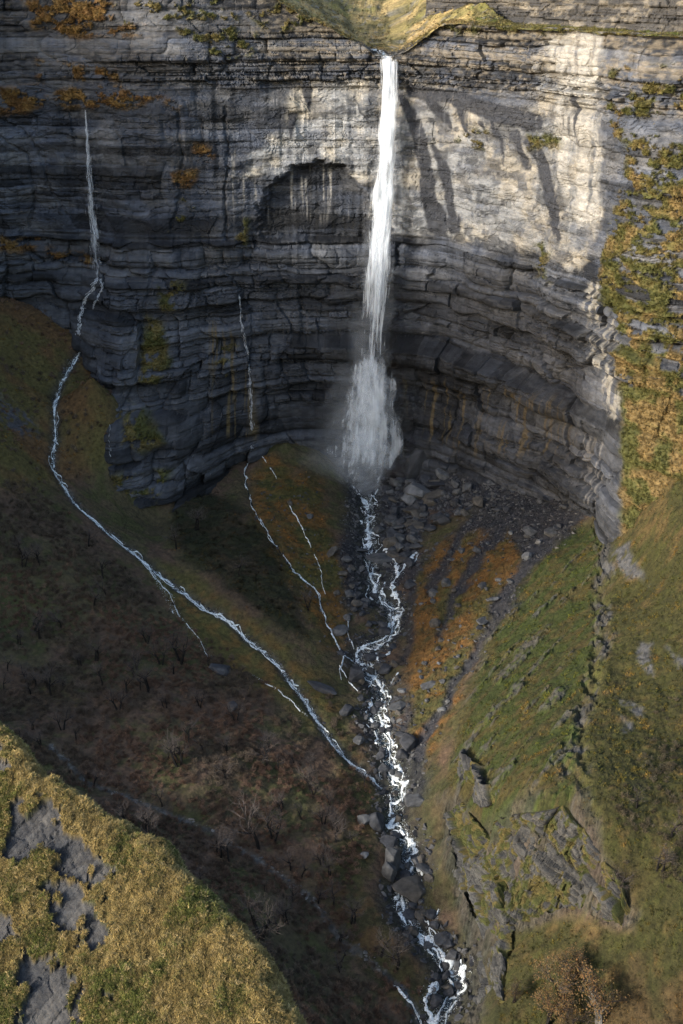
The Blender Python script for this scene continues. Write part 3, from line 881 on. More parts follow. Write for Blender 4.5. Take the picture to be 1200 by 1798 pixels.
def bank():
    x = np.concatenate([np.arange(-80, -50, 1.0), np.arange(-50, 10, 0.14), np.arange(10, 42, 1.0)]).astype(np.float32)
    y = np.concatenate([np.arange(45, 64, 1.0), np.arange(64, 136, 0.14), np.arange(136, 176, 1.0)]).astype(np.float32)
    X, Y = np.meshgrid(x, y)
    Z, e, a = bank_height(X, Y)
    Z = np.maximum(Z, -95)
    px, py, _ = project(np.stack([X, Y, Z], -1))
    wx = px + 26 * fbm(X / 3, Y / 3, seed=82) + 20 * fbm(X / .9, Y / .9, seed=86, octaves=3)
    wy = py + 26 * fbm(X / 3, Y / 3, seed=83) + 20 * fbm(X / .9, Y / .9, seed=87, octaves=3)
    rock = np.maximum.reduce([polymask(wx, wy, p, 2.5) for p in (
        [(15, 1395), (45, 1425), (95, 1405), (130, 1470), (195, 1515), (190, 1570), (140, 1545), (100, 1515), (60, 1505), (30, 1545), (-5, 1500)],
        [(80, 1555), (125, 1535), (160, 1585), (195, 1620), (170, 1675), (130, 1645), (90, 1610)],
        [(-40, 1605), (25, 1595), (25, 1650), (-40, 1665)], [(50, 1680), (90, 1670), (140, 1720), (170, 1798), (60, 1850), (20, 1790), (40, 1740)], [(-30, 1330), (8, 1320), (5, 1370), (-30, 1380)],
        [(180, 1510), (215, 1520), (205, 1535)], [(185, 1740), (205, 1745), (195, 1770)])])
    rock = rock * sstep(-0.55, -0.47, fbm(X / 1.6, Y / 1.6, seed=93))
    turf = 1 - rock
    n1 = fbm(X / 2.2, Y / 2.2, seed=84)
    n2 = fbm(X / 0.7, Y / 0.7, seed=88, octaves=3)
    tus = noise(X / 0.75, Y / 0.75, seed=94) + 0.5 * noise(X / 0.35, Y / 0.35, seed=95)
    Z = Z + 1.3 * fbm(X / 9, Y / 9, seed=89) + turf * (0.5 + 0.4 * n1 + 0.15 * n2 + 0.12 * tus)
    zz = Z * 1.0 + 0.5 * X + 0.25 * n1
    f = zz / 0.7 - np.floor(zz / 0.7)
    aa, bb = 0.75 * X + 0.66 * Y, -0.66 * X + 0.75 * Y
    q1, w1, _ = strata(aa, bb, 711, 0.9, 2.2, 0.14, 0.20, 0.8, 0.22, 0.16)
    q2, w2, _ = strata(aa, bb, 712, 0.25, 0.6, 0.03, 0.05, 1.5, 0.07, 0.06)
    Z = Z + rock * (0.10 * (sstep(0.5, 0.95, f) - f) + q1 + q2 - 0.15)
    C = mix((0.22, 0.165, 0.055), (0.10, 0.105, 0.028), sstep(-0.3, 0.25, n1 * 0.6 + fbm(X / 6, Y / 6, seed=92) + 0.3 * n2))
    rc = mix((0.042, 0.043, 0.047), (0.092, 0.091, 0.090), np.clip(0.5 * w1 + 0.35 * w2 + 0.35 * n2, 0, 1))
    C = C * 0.6  # ground dimmed so the gaps between tussocks look shaded
    C = mix(C, rc, rock)
    me = mesh_from('near_bank', np.stack([X, Y, Z], -1).reshape(-1, 3), grid_faces(*X.shape), M_BANK, np.clip(C, 0.01, 0.8))
    return me, X, Y, Z, rock, e, px, py


me, BX, BY, BZ, BROCK, BE, BPX, BPY = bank()
add('near_bank', me, kind='structure')
#@@WATER
# ================================================================ WATER
def m_water(name, alpha=0.0, c=(0.86, 0.90, 0.93), trans=0.35):
    m, t, bs = mat_new(name)
    t.nodes.remove(bs)
    L = t.links.new
    d = node(t, 'ShaderNodeBsdfDiffuse', Color=(*c, 1))
    tl = node(t, 'ShaderNodeBsdfTranslucent', Color=(*c, 1))
    mx = node(t, 'ShaderNodeMixShader', Fac=trans)
    L(d.outputs[0], mx.inputs[1])
    L(tl.outputs[0], mx.inputs[2])
    out = t.nodes['Material Output']
    if alpha > 0:
        tr = node(t, 'ShaderNodeBsdfTransparent')
        m2 = node(t, 'ShaderNodeMixShader', Fac=alpha)
        L(mx.outputs[0], m2.inputs[1])
        L(tr.outputs[0], m2.inputs[2])
        L(m2.outputs[0], out.inputs[0])
    else:
        L(mx.outputs[0], out.inputs[0])
    return m


M_FALL = m_water('falling_water', 0.12, (0.96, 0.97, 0.98), 0.45)
M_SPRAY = m_water('spray_water', 0.45, (0.96, 0.97, 0.98), 0.5)
M_FOAM = m_water('white_water', 0.0, (0.80, 0.83, 0.82), 0.1)
def tear(m):
    t = m.node_tree
    L = t.links.new
    out = t.nodes['Material Output']
    src = out.inputs[0].links[0].from_socket
    tc = node(t, 'ShaderNodeTexCoord')
    nz = node(t, 'ShaderNodeTexNoise', Scale=1.5, Detail=5.0, Roughness=0.7)
    L(tc.outputs['Object'], nz.inputs['Vector'])
    mr = node(t, 'ShaderNodeMapRange')
    mr.inputs['From Min'].default_value = 0.33
    mr.inputs['From Max'].default_value = 0.52
    L(nz.outputs['Fac'], mr.inputs['Value'])
    tr = node(t, 'ShaderNodeBsdfTransparent')
    mx = node(t, 'ShaderNodeMixShader')
    L(mr.outputs[0], mx.inputs[0])
    L(tr.outputs[0], mx.inputs[1])
    L(src, mx.inputs[2])
    L(mx.outputs[0], out.inputs[0])


tear(M_FOAM)
M_BROOK, _t, _b = mat_new('clear_brook_water')
_b.inputs['Base Color'].default_value = (0.012, 0.018, 0.018, 1)
_b.inputs['Roughness'].default_value = 0.12
_n = node(_t, 'ShaderNodeTexNoise', Scale=1.6, Detail=4.0)
_bp = node(_t, 'ShaderNodeBump', Strength=0.5, Distance=0.3)
_t.links.new(_n.outputs['Fac'], _bp.inputs['Height'])
_t.links.new(_bp.outputs[0], _b.inputs['Normal'])


def path_sample(P, t):
    """P (n,k) control rows, t in 0..1 by arc length of the first three columns"""
    P = np.asarray(P, float)
    L = np.concatenate([[0], np.cumsum(np.linalg.norm(np.diff(P[:, :3], axis=0), axis=1))])
    u = np.asarray(t) * L[-1]
    return np.stack([np.interp(u, L, P[:, k]) for k in range(P.shape[1])], -1), L[-1]


def spindles(C, D, L, W):
    """many small tapered strands: centres, directions, lengths, widths"""
    n = len(C)
    D = D / np.linalg.norm(D, axis=1)[:, None]
    A = np.cross(D, np.array([0.3, 1.0, 0.1]))
    A /= np.linalg.norm(A, axis=1)[:, None] + 1e-9
    B = np.cross(D, A)
    V = np.zeros((n, 5, 3))
    V[:, 0] = C - D * L[:, None] * 0.6
    V[:, 4] = C + D * L[:, None] * 0.4
    for k in range(3):
        th = 2 * math.pi * k / 3
        V[:, 1 + k] = C + (A * math.cos(th) + B * math.sin(th)) * W[:, None]
    f = np.array([[0, 1, 2], [0, 2, 3], [0, 3, 1], [4, 2, 1], [4, 3, 2], [4, 1, 3]])
    Fc = (np.arange(n)[:, None, None] * 5 + f[None]).reshape(-1, 3)
    return V.reshape(-1, 3), Fc


def strands(name, P, n, lmin, lmax, wmin, wmax, mat, parent, seed, depth=1.2, t0=0, t1=1, bias=1.0, lanes=0, flare=0.0, kind='stuff'):
    r = np.random.default_rng(seed)
    t = t0 + (t1 - t0) * r.random(n) ** bias
    C, _ = path_sample(P, t)
    C2, _ = path_sample(P, np.clip(t + 0.012, 0, 1))
    C1, _ = path_sample(P, np.clip(t - 0.012, 0, 1))
    w = C[:, 3]
    u = np.clip(r.normal(0, 0.42, n), -1.25, 1.25)
    if lanes:
        c = r.uniform(-0.9, 0.9, lanes)
        k = r.integers(0, lanes, n)
        u = np.where(r.random(n) < 0.75, c[k] + 0.35 * noise(t * 5, c[k] * 9, seed=seed) + r.normal(0, 0.07, n), u)
    # clumps travelling down the fall
    cl = noise(u * 4, t * 30, seed=seed + 3)
    keep = r.random(n) < np.clip(0.62 + 0.65 * cl, 0.06, 1)
    pos = C[:, :3].copy()
    pos[:, 0] += u * w
    pos[:, 1] += r.normal(0, depth, n)
    D = C2[:, :3] - C1[:, :3]
    D[:, 0] += flare * u * np.linalg.norm(D, axis=1) + 0.02 * r.normal(0, 1, n) * np.linalg.norm(D, axis=1)
    Ln = r.uniform(lmin, lmax, n)
    W = r.uniform(wmin, wmax, n)
    V, Fc = spindles(pos[keep], D[keep], Ln[keep], W[keep])
    return add(name, mesh_from(name, V, Fc, mat, smooth=True), parent, kind=kind)


def thing(name, loc, label, cat, group=None):
    o = add(name, None, label=label, cat=cat, group=group)
    o.empty_display_size = 0.5
    o.location = loc
    return o


def under(o, parent):
    """parent without moving"""
    o.parent = parent
    o.matrix_parent_inverse.identity()
    o.location = -Vector(parent.location)
    return o


# ---- the great fall
def m_veil(name, sx, sy, thr, gain, amax, c=(0.86, 0.89, 0.92)):
    """torn sheets of falling water: noise drawn out along the fall"""
    m, t, bs = mat_new(name)
    t.nodes.remove(bs)
    L = t.links.new
    at = node(t, 'ShaderNodeAttribute', attribute_name='flow')
    tot = None
    for k, (ax, ay, w, dt) in enumerate(((sx, sy, 0.6, 5.0), (sx * 0.4, sy * 2.2, 0.4, 4.0))):
        mp = node(t, 'ShaderNodeMapping')
        mp.inputs['Scale'].default_value = (ax, ay, 7.3)
        mp.inputs['Location'].default_value = (k * 9.1, 0, 0)
        L(at.outputs['Vector'], mp.inputs['Vector'])
        nz = node(t, 'ShaderNodeTexNoise', Scale=1.0, Detail=dt, Roughness=0.6)
        nz.inputs['Distortion'].default_value = 0.25
        L(mp.outputs[0], nz.inputs['Vector'])
        mu = node(t, 'ShaderNodeMath', operation='MULTIPLY')
        mu.inputs[1].default_value = w
        L(nz.outputs['Fac'], mu.inputs[0])
        if tot is None:
            tot = mu
        else:
            ad = node(t, 'ShaderNodeMath', operation='ADD')
            L(tot.outputs[0], ad.inputs[0])
            L(mu.outputs[0], ad.inputs[1])
            tot = ad
    ed = node(t, 'ShaderNodeAttribute', attribute_name='edge')
    sb = node(t, 'ShaderNodeMath', operation='SUBTRACT')
    L(tot.outputs[0], sb.inputs[0])
    sb.inputs[1].default_value = thr
    e2 = node(t, 'ShaderNodeMath', operation='ADD')
    L(sb.outputs[0], e2.inputs[0])
    L(ed.outputs['Fac'], e2.inputs[1])
    g = node(t, 'ShaderNodeMath', operation='MULTIPLY', use_clamp=True)
    g.inputs[1].default_value = gain
    L(e2.outputs[0], g.inputs[0])
    g2 = node(t, 'ShaderNodeMath', operation='MULTIPLY')
    g2.inputs[1].default_value = amax
    L(g.outputs[0], g2.inputs[0])
    d = node(t, 'ShaderNodeBsdfDiffuse', Color=(*c, 1))
    tl = node(t, 'ShaderNodeBsdfTranslucent', Color=(*c, 1))
    mx = node(t, 'ShaderNodeMixShader', Fac=0.35)
    L(d.outputs[0], mx.inputs[1])
    L(tl.outputs[0], mx.inputs[2])
    tr = node(t, 'ShaderNodeBsdfTransparent')
    m2 = node(t, 'ShaderNodeMixShader')
    L(g2.outputs[0], m2.inputs[0])
    L(tr.outputs[0], m2.inputs[1])
    L(mx.outputs[0], m2.inputs[2])
    L(m2.outputs[0], t.nodes['Material Output'].inputs[0])
    return m


def veil(name, P, parent, mat, layer, depth, wide=1.0, bow=1.2, nu=17, fade=(0.0, 0.0), rag=0.15, shift=0.0):
    """one hanging sheet of water, bowed and rippled in depth"""
    _, Lg = path_sample(P, [0.0])
    nv = max(int(Lg / 1.2), 8)
    t = np.linspace(0, 1, nv)
    C, _ = path_sample(P, t)
    k = np.hanning(9) / np.hanning(9).sum()
    for a in range(4):
        C[:, a] = np.convolve(np.pad(C[:, a], 4, mode='reflect', reflect_type='odd'), k, 'valid')
    u = np.linspace(-1, 1, nu)
    U, T = np.meshgrid(u, t)
    s_ = T * Lg
    W = C[:, 3][:, None] * wide
    X = C[:, 0][:, None] + (U + shift) * W * (1 + rag * noise(s_ / 11, layer * 7.7 + U, seed=layer))
    Y = C[:, 1][:, None] + depth - bow * (1 - U ** 2) + 0.9 * noise(U * 2.5, s_ / 9, seed=layer + 30) + 0.4 * noise(U * 6, s_ / 4, seed=layer + 40)
    Z = np.repeat(C[:, 2][:, None], nu, 1)
    me = mesh_from(name, np.stack([X, Y, Z], -1).reshape(-1, 3), grid_faces(nv, nu), mat, smooth=True)
    fl = np.stack([U * W, s_, np.full_like(U, layer)], -1)
    a = me.attributes.new('flow', 'FLOAT_VECTOR', 'POINT')
    a.data.foreach_set('vector', fl.astype(np.float32).ravel())
    e = 0.12 - 0.30 * U ** 2 - 0.35 * np.abs(U) ** 7 - fade[0] * (1 - sstep(0, 0.18, T)) - fade[1] * sstep(0.72, 1, T)
    a = me.attributes.new('edge', 'FLOAT', 'POINT')
    a.data.foreach_set('value', e.astype(np.float32).ravel())
    return under(add(name, me, parent), parent)


M_VEIL = m_veil('water_veil', 0.62, 0.020, 0.543, 7.0, 0.93)
M_VEIL2 = m_veil('torn_veil', 0.26, 0.032, 0.55, 4.5, 0.85)
M_VEIL5 = m_veil('feathered_veil', 0.5, 0.06, 0.555, 4.5, 0.8)
M_VEIL3 = m_veil('spray_veil', 0.12, 0.05, 0.50, 1.6, 0.35)
mf = lambda px, py, Y, w: np.concatenate([at_y(px, py, Y), [w * Y / 2118 / 0.93]])
FALL = np.array([mf(684, 98, 610, 19), mf(684, 130, 606, 20), mf(683, 200, 605, 20), mf(678, 290, 604, 21), mf(671, 380, 604, 24), mf(665, 450, 603.5, 27), mf(661, 520, 603, 29), mf(657, 580, 602, 30), mf(653, 640, 600, 33)])
FALL2 = np.array([mf(654, 600, 601, 25), mf(652, 640, 599, 31), mf(650, 680, 597, 39), mf(648, 730, 595, 47), mf(645, 780, 594, 54), mf(640, 820, 593, 58), mf(634, 862, 592, 54)])
w0 = thing('waterfall', FALL2[-1, :3], 'great white waterfall plunging from the notch in the cliff rim to the boulders', 'waterfall')
for k, (dp, wd, sh) in enumerate(((0, 1.0, 0.0), (0.9, 0.95, 0.12), (1.8, 0.9, -0.15), (-0.8, 0.7, -0.2), (-1.2, 0.6, 0.25))):
    veil('water_veil', FALL, w0, M_VEIL, 3 + k, dp, wd * 1.22, shift=sh, fade=(0, 0.12))
for k, (dp, wd, sh) in enumerate(((0, 1.0, 0.0), (1.2, 1.1, 0.1), (-1.2, 0.85, -0.1), (-2.2, 0.75, 0.15), (2.0, 1.15, -0.1))):
    veil('cascade_veil', FALL2, w0, M_VEIL2 if k % 2 else M_VEIL5, 13 + k, dp, wd * 1.5, bow=2.5, nu=27, fade=(0.12, 0.16), rag=0.10, shift=sh)
WIDE = FALL.copy()
WIDE[:, 3] *= np.interp(np.arange(9), [0, 3, 8], [1.0, 1.3, 2.2])
for k, dp in enumerate((-2.5, 2.5)):
    veil('drifting_spray', WIDE, w0, M_VEIL3, 23 + k, dp, 1.0, bow=2.0, nu=19, fade=(0.6, 0.0), rag=0.2, shift=-0.1)
WIDE2 = FALL2.copy()
WIDE2[:, 3] *= 1.35
for k, dp in enumerate((-3.5, 2.8)):
    veil('drifting_spray', WIDE2, w0, M_VEIL3, 27 + k, dp, 1.0, bow=3.0, nu=19, fade=(0.3, 0.0), rag=0.3)
M_MIST = m_veil('mist_veil', 0.045, 0.03, 0.46, 1.5, 0.13)
MISTP = np.array([mf(650, 600, 600, 40), mf(645, 680, 597, 66), mf(632, 760, 594, 88), mf(622, 820, 592, 104), mf(622, 880, 590, 96)])
for k, (dp, wd, sh) in enumerate(((-6, 1.0, -0.1), (-4.5, 0.8, 0.1), (-3, 1.1, -0.2), (-1.5, 0.9, 0.0), (1.5, 1.15, -0.1), (3, 1.2, 0.15), (4.5, 1.0, -0.25))):
    veil('mist', MISTP, w0, M_MIST, 53 + k, dp, wd, bow=4.0, nu=21, fade=(0.45, 0.30), rag=0.15, shift=sh)
under(strands('falling_threads', FALL * np.array([1, 1, 1, 0.55]), 700, 3.0, 9.0, 0.05, 0.12, M_SPRAY, w0, 2, depth=0.5, t0=0.04, t1=0.8, lanes=9), w0)


def wall_path(pts, lift=0.9, wpx=2.0):
    out = []
    for i in range(len(pts) - 1):
        for k in np.linspace(0, 1, 6)[:-1]:
            a = np.array(pts[i]) * (1 - k) + np.array(pts[i + 1]) * k
            out.append(a)
    out.append(np.array(pts[-1]))
    P = np.array([np.concatenate([wall_at(a[0], a[1], lift), [a[2] * 0.28]]) for a in out])
    k = np.array([0.25, 0.5, 0.25])
    for _ in range(2):
        P[1:-1, 1] = 0.25 * P[:-2, 1] + 0.5 * P[1:-1, 1] + 0.25 * P[2:, 1]
    return P


# ---- left fall
LF = wall_path([(152, 196, 1.8), (155, 250, 3.5), (159, 310, 8), (164, 370, 12), (169, 430, 14), (173, 490, 12)], 2.5)
w1 = thing('waterfall', LF[-1, :3], 'slender second waterfall streaming from a rusty ledge on the dark left wall', 'waterfall')
M_VEIL4 = m_veil('thin_veil', 1.0, 0.03, 0.54, 3.6, 0.75)
for k, (dp, wd, sh) in enumerate(((0, 1.0, 0.0), (0.5, 0.9, 0.15), (-0.5, 0.7, -0.15))):
    veil('water_veil', LF, w1, M_VEIL4, 43 + k, dp, wd, bow=0.5, nu=11, shift=sh, fade=(0, 0.2))
under(strands('falling_threads', LF, 500, 1.5, 5.0, 0.03, 0.08, M_SPRAY, w1, 12, depth=0.5, lanes=4), w1)
for k, (pts, n) in enumerate((([(172, 488, 7), (162, 508, 7), (148, 530, 5), (141, 555, 4), (138, 588, 6)], 520), ([(176, 488, 4), (180, 505, 4), (170, 525, 4), (163, 540, 2)], 180))):
    under(strands('lower_cascade', wall_path(pts, 0.8), n, 0.6, 2.6, 0.06, 0.20, M_FALL, w1, 13 + k, depth=0.3), w1)
# ---- thin fall in the middle
MF = wall_path([(422, 520, 2), (424, 560, 2.5), (427, 585, 4), (434, 610, 3), (438, 650, 3.5), (441, 700, 4), (443, 745, 4), (442, 785, 5)], 0.8)
w2 = thing('waterfall', MF[-1, :3], 'thin bluish trickle sliding down the dark lower wall to the mossy talus', 'waterfall')
under(strands('water_curtain', MF, 800, 1.0, 3.5, 0.05, 0.14, M_SPRAY, w2, 15, depth=0.3), w2)
TF = wall_path([(197, 690, 1.2), (194, 730, 1.5), (192, 770, 1.5), (196, 800, 2), (195, 832, 2.5)], 0.8)
w3 = thing('waterfall', TF[-1, :3], 'faint thread of water on the buttress right of the left stream', 'waterfall')
under(strands('water_curtain', TF, 260, 1.0, 2.5, 0.05, 0.12, M_SPRAY, w3, 16, depth=0.2), w3)


# ---- streams: braided strips of white water laid in their beds
def braid_mesh(paths, seed):
    r = np.random.default_rng(seed)
    Vs, Fs, n0 = [], [], 0
    for k, (P, w, wob, brk) in enumerate(paths):
        P = np.asarray(P, float)
        _, Lg = path_sample(P, [0.0])
        n = max(int(Lg / 0.55), 6)
        t = np.linspace(0, 1, n)
        C, _ = path_sample(P, t)
        s = t * Lg
        T = np.gradient(C[:, :2], axis=0)
        T /= np.linalg.norm(T, axis=1)[:, None] + 1e-9
        N = np.stack([-T[:, 1], T[:, 0]], 1)
        o = wob * (noise(s / 7, k * 3.1, seed=seed) + 0.6 * noise(s / 2.6, k * 5.7, seed=seed + 1)) * np.minimum(1, np.minimum(t, 1 - t) * 12 + 0.2)
        ww = (P[:, 3].mean() if P.shape[1] > 3 else w) * (0.42 + 0.5 * noise(s / 3.2, k * 7.7, seed=seed + 2) + 0.35 * noise(s / 1.2, k * 2.2, seed=seed + 3))
        ww = ww * np.clip(1.0 + 0.9 * noise(s / 17, k * 4.4, seed=seed + 8), 0.3, 2.0)
        ww = np.where(noise(s / 4.5, k * 11.3, seed=seed + 4) < brk, 0, np.clip(ww, 0.06, None))
        ww[0] = ww[-1] = 0.03
        rows = []
        for j, f in enumerate((-1, -0.45, 0.45, 1)):
            jit = 1 + 0.45 * noise(s / 0.9, k + j * 9.1, seed=seed + 5)
            xy = C[:, :2] + N * (o + f * ww * jit)[:, None]
            z = ground(xy[:, 0], xy[:, 1]) + (0.10 if j in (0, 3) else 0.55 + 0.15 * noise(s / 0.8, j * 4.0 + k, seed=seed + 6))
            rows.append(np.concatenate([xy, z[:, None]], 1))
        # keep the crown level above the banks
        zc = np.maximum(rows[1][:, 2], rows[2][:, 2])
        rows[1][:, 2] = np.maximum(rows[1][:, 2], zc - 0.1)
        rows[2][:, 2] = np.maximum(rows[2][:, 2], zc - 0.1)
        V = np.stack(rows, 1).reshape(-1, 3)
        q = grid_faces(n, 4)
        alive = np.repeat((ww[:-1] > 0.02) & (ww[1:] > 0.02), 3)
        Fs.append(q[alive] + n0)
        Vs.append(V)
        n0 += len(V)
    return np.concatenate(Vs), np.concatenate(Fs)


def hits(pts):
    return np.array([hit(*p) for p in pts])


def ribbon(name, P, w, mat, z=0.12):
    """dark water in the bed"""
    n = 160
    C, _ = path_sample(P, np.linspace(0, 1, n))
    T = np.gradient(C[:, :2], axis=0)
    T /= np.linalg.norm(T, axis=1)[:, None] + 1e-9
    N = np.stack([-T[:, 1], T[:, 0]], 1)
    rows = []
    for f in np.linspace(-1, 1, 7):
        xy = C[:, :2] + N * (f * w * (0.8 + 0.3 * noise(np.arange(n) / 5, f * 2, seed=77)))[:, None]
        rows.append(np.concatenate([xy, ground(xy[:, 0], xy[:, 1])[:, None] + z], 1))
    return mesh_from(name, np.stack(rows, 1).reshape(-1, 3), grid_faces(n, 7), mat, smooth=True)


TRACE = [  # traced braids: outline points, half width in metres, wobble, gaps
    ([(620, 855), (632, 872), (643, 885), (647, 905), (646, 940), (648, 965), (650, 985), (647, 1000), (652, 1020), (660, 1030), (656, 1042), (668, 1052), (672, 1064)], 1.0, 0.25, -0.9),
    ([(664, 860), (655, 872), (648, 884)], 0.7, 0.2, -0.9),
    ([(675, 965), (690, 980), (697, 995), (700, 1010), (688, 1025), (690, 1040), (700, 1055), (709, 1072), (700, 1085)], 1.25, 0.2, -0.95),
    ([(732, 970), (718, 985), (708, 1000), (698, 1010)], 0.9, 0.25, -0.9), ([(736, 972), (728, 990), (716, 992)], 0.4, 0.2, -0.6),
    ([(700, 1080), (690, 1095), (688, 1112), (675, 1122), (655, 1130), (632, 1142), (624, 1152), (628, 1165), (640, 1172), (655, 1190), (668, 1205), (677, 1224)], 1.35, 0.15, -0.98),
    ([(685, 1078), (688, 1095)], 0.8, 0.2, -0.9), ([(688, 1122), (668, 1135), (660, 1152), (666, 1168)], 1.0, 0.4, -0.7), ([(680, 1132), (684, 1148), (668, 1160)], 0.6, 0.4, -0.6),
    ([(700, 1182), (690, 1195), (686, 1206)], 0.35, 0.2, -0.6), ([(650, 1165), (660, 1180), (662, 1192)], 0.6, 0.2, -0.8),
    ([(652, 1236), (648, 1246), (641, 1254)], 1.0, 0.2, -0.9), ([(678, 1232), (672, 1246), (680, 1252)], 0.8, 0.5, -0.7), ([(674, 1255), (682, 1262), (686, 1276), (676, 1276)], 0.7, 0.4, -0.8),
    ([(650, 1262), (660, 1278), (675, 1290), (685, 1305), (684, 1322), (685, 1342), (700, 1348), (706, 1362)], 1.3, 0.15, -0.98), ([(655, 1280), (662, 1296), (664, 1306)], 0.5, 0.2, -0.7),
    ([(680, 1284), (688, 1300), (690, 1310)], 0.7, 0.3, -0.8), ([(680, 1350), (690, 1366), (706, 1378), (712, 1384)], 1.1, 0.2, -0.9), ([(710, 1356), (706, 1372)], 1.0, 0.2, -0.9), ([(666, 1358), (668, 1372)], 0.5, 0.2, -0.9),
    ([(684, 1396), (688, 1412), (700, 1408), (710, 1400), (706, 1388)], 0.8, 0.3, -0.9), ([(684, 1405), (686, 1430), (692, 1440), (682, 1458)], 1.0, 0.25, -0.9), ([(704, 1430), (700, 1446), (688, 1456)], 0.8, 0.3, -0.8),
    ([(690, 1460), (705, 1462), (716, 1478), (724, 1482)], 1.0, 0.3, -0.95), ([(700, 1462), (697, 1472), (712, 1478)], 0.5, 0.2, -0.9), ([(724, 1484), (730, 1496), (720, 1508), (712, 1516), (722, 1534)], 1.1, 0.2, -0.95), ([(722, 1486), (716, 1500)], 0.5, 0.2, -0.9),
    ([(701, 1565), (700, 1578), (692, 1580)], 0.9, 0.2, -0.95), ([(706, 1578), (710, 1596), (710, 1608), (722, 1622), (730, 1636), (746, 1646)], 1.1, 0.15, -0.98),
    ([(746, 1646), (760, 1658), (774, 1674), (784, 1690), (798, 1694)], 2.1, 0.2, -0.98), ([(786, 1688), (784, 1706), (796, 1712)], 1.1, 0.3, -0.9), ([(800, 1694), (814, 1706), (814, 1722), (803, 1736), (786, 1752), (776, 1772), (766, 1798), (756, 1830)], 1.7, 0.15, -0.98),
    ([(768, 1726), (757, 1742), (748, 1756), (750, 1772), (758, 1786), (756, 1800)], 1.3, 0.2, -0.95), ([(752, 1628), (764, 1640), (768, 1652)], 0.6, 0.3, -0.7), ([(770, 1600), (764, 1618), (772, 1630)], 0.5, 0.3, -0.6)]
paths = [(hits(p), w * 1.12, wob, brk) for p, w, wob, brk in TRACE]
paths += [(RIV3 + np.array([r0, 0, 0]), 0.55, 3.0, 0.05) for r0 in (-1.5, 0.5, 2.0, 3.0)]
V, Fc = braid_mesh(paths, 501)
river = add('river', ribbon('river', RIV3[1:], 2.0, M_BROOK, 0.02), kind='structure')
add('white_water', mesh_from('white_water', V, Fc, M_FOAM, smooth=True), river, kind='stuff')

lst_paths = [(LST3, 0.32, 0.6, -0.35), (LST3, 0.3, 0.9, -0.1), (LST3, 0.28, 1.2, -0.0), (LST3, 0.22, 1.5, 0.0), (LST3[8:], 0.25, 1.6, 0.0),
                    (hits([(232, 965), (275, 1015), (300, 1045), (312, 1080), (350, 1122), (366, 1155)]), 0.42, 0.5, -0.4), (hits([(190, 935), (250, 985), (290, 1045), (305, 1078)]), 0.28, 0.6, -0.1),
                    (hits([(440, 1185), (490, 1215), (520, 1240), (540, 1260)]), 0.14, 0.6, 0.0)]
V, Fc = braid_mesh(lst_paths, 502)
LST_PATHS = lst_paths
o = add('stream', ribbon('stream', LST3, 0.55, M_BROOK, 0.04), kind='structure')
add('white_water', mesh_from('white_water', V, Fc, M_FOAM, smooth=True), o, kind='stuff')
V, Fc = braid_mesh([(MST3, 0.42, 0.6, -0.6), (MST3, 0.30, 0.9, -0.1), (M23, 0.35, 0.5, -0.45), (hits([(455, 795), (480, 830), (492, 850)]), 0.22, 0.2, -0.4), (hits([(605, 1150), (597, 1175), (600, 1195)]), 0.3, 0.4, -0.5),
                    (hits([(612, 1090), (610, 1115), (622, 1142)]), 0.35, 0.3, -0.6), (hits([(596, 1170), (615, 1200), (632, 1218)]), 0.25, 0.3, -0.5)], 503)
o = add('stream', ribbon('stream', MST3, 0.35, M_BROOK, 0.04), kind='structure')
add('white_water', mesh_from('white_water', V, Fc, M_FOAM, smooth=True), o, kind='stuff')
GW = hits([(690, 1732), (705, 1745), (722, 1765), (735, 1790), (745, 1810)])
V, Fc = braid_mesh([(GW, 0.6, 0.3, -0.8), (GW, 0.4, 0.8, -0.3)], 504)
o = add('stream', ribbon('stream', GUL3[6:], 0.4, M_BROOK, 0.03), kind='structure')
add('white_water', mesh_from('white_water', V, Fc, M_FOAM, smooth=True), o, kind='stuff')
LIPX = np.array([(22, 610.0), (21, 613), (19, 616), (16, 620), (13, 624), (10, 628), (8, 631)])
lt = np.linspace(0, 1, 80)
lc, _ = path_sample(np.c_[LIPX, np.zeros(7)], lt)
lrows = []
for f in (-1, -0.4, 0.4, 1):
    xy = lc[:, :2] + np.array([1.0, 0.15]) * (f * np.interp(lt, [0, 0.1, 0.25, 1], [5.0, 4.2, 2.2, 0.5]) * (1 + 0.3 * noise(lt * 20, f * 3, seed=9)))[:, None]
    lrows.append(np.c_[xy, plateau_z(xy[:, 0], xy[:, 1]) + 0.25])
o = add('stream', mesh_from('stream', np.stack(lrows, 1).reshape(-1, 3), grid_faces(80, 4), M_FOAM, smooth=True), kind='structure')

# loose flecks of foam round the white water
def flecks(paths, per, seed, spread):
    r = np.random.default_rng(seed)
    Cs = []
    for P, w, wob, brk in paths:
        _, Lg = path_sample(P, [0.0])
        C, _ = path_sample(P, r.random(max(int(Lg * per), 4)))
        Cs.append(C[:, :3] + np.stack([r.normal(0, w * spread + 0.15, len(C)), r.normal(0, w * spread + 0.15, len(C)), np.zeros(len(C))], -1))
    C = np.concatenate(Cs)
    C[:, 2] = ground(C[:, 0], C[:, 1]) + 0.2
    D = r.normal(0, 1, C.shape) * [1, 1, 0.3] + [0.0, -0.6, -0.2]
    return spindles(C, D, r.uniform(0.15, 0.7, len(C)), r.uniform(0.02, 0.09, len(C)))


add('foam', mesh_from('foam', *flecks(paths, 8, 61, 0.75), M_FOAM), river, kind='stuff')
add('foam', mesh_from('foam', *flecks(LST_PATHS, 5, 62, 1.4), M_FOAM), bpy.data.objects['stream'], kind='stuff')


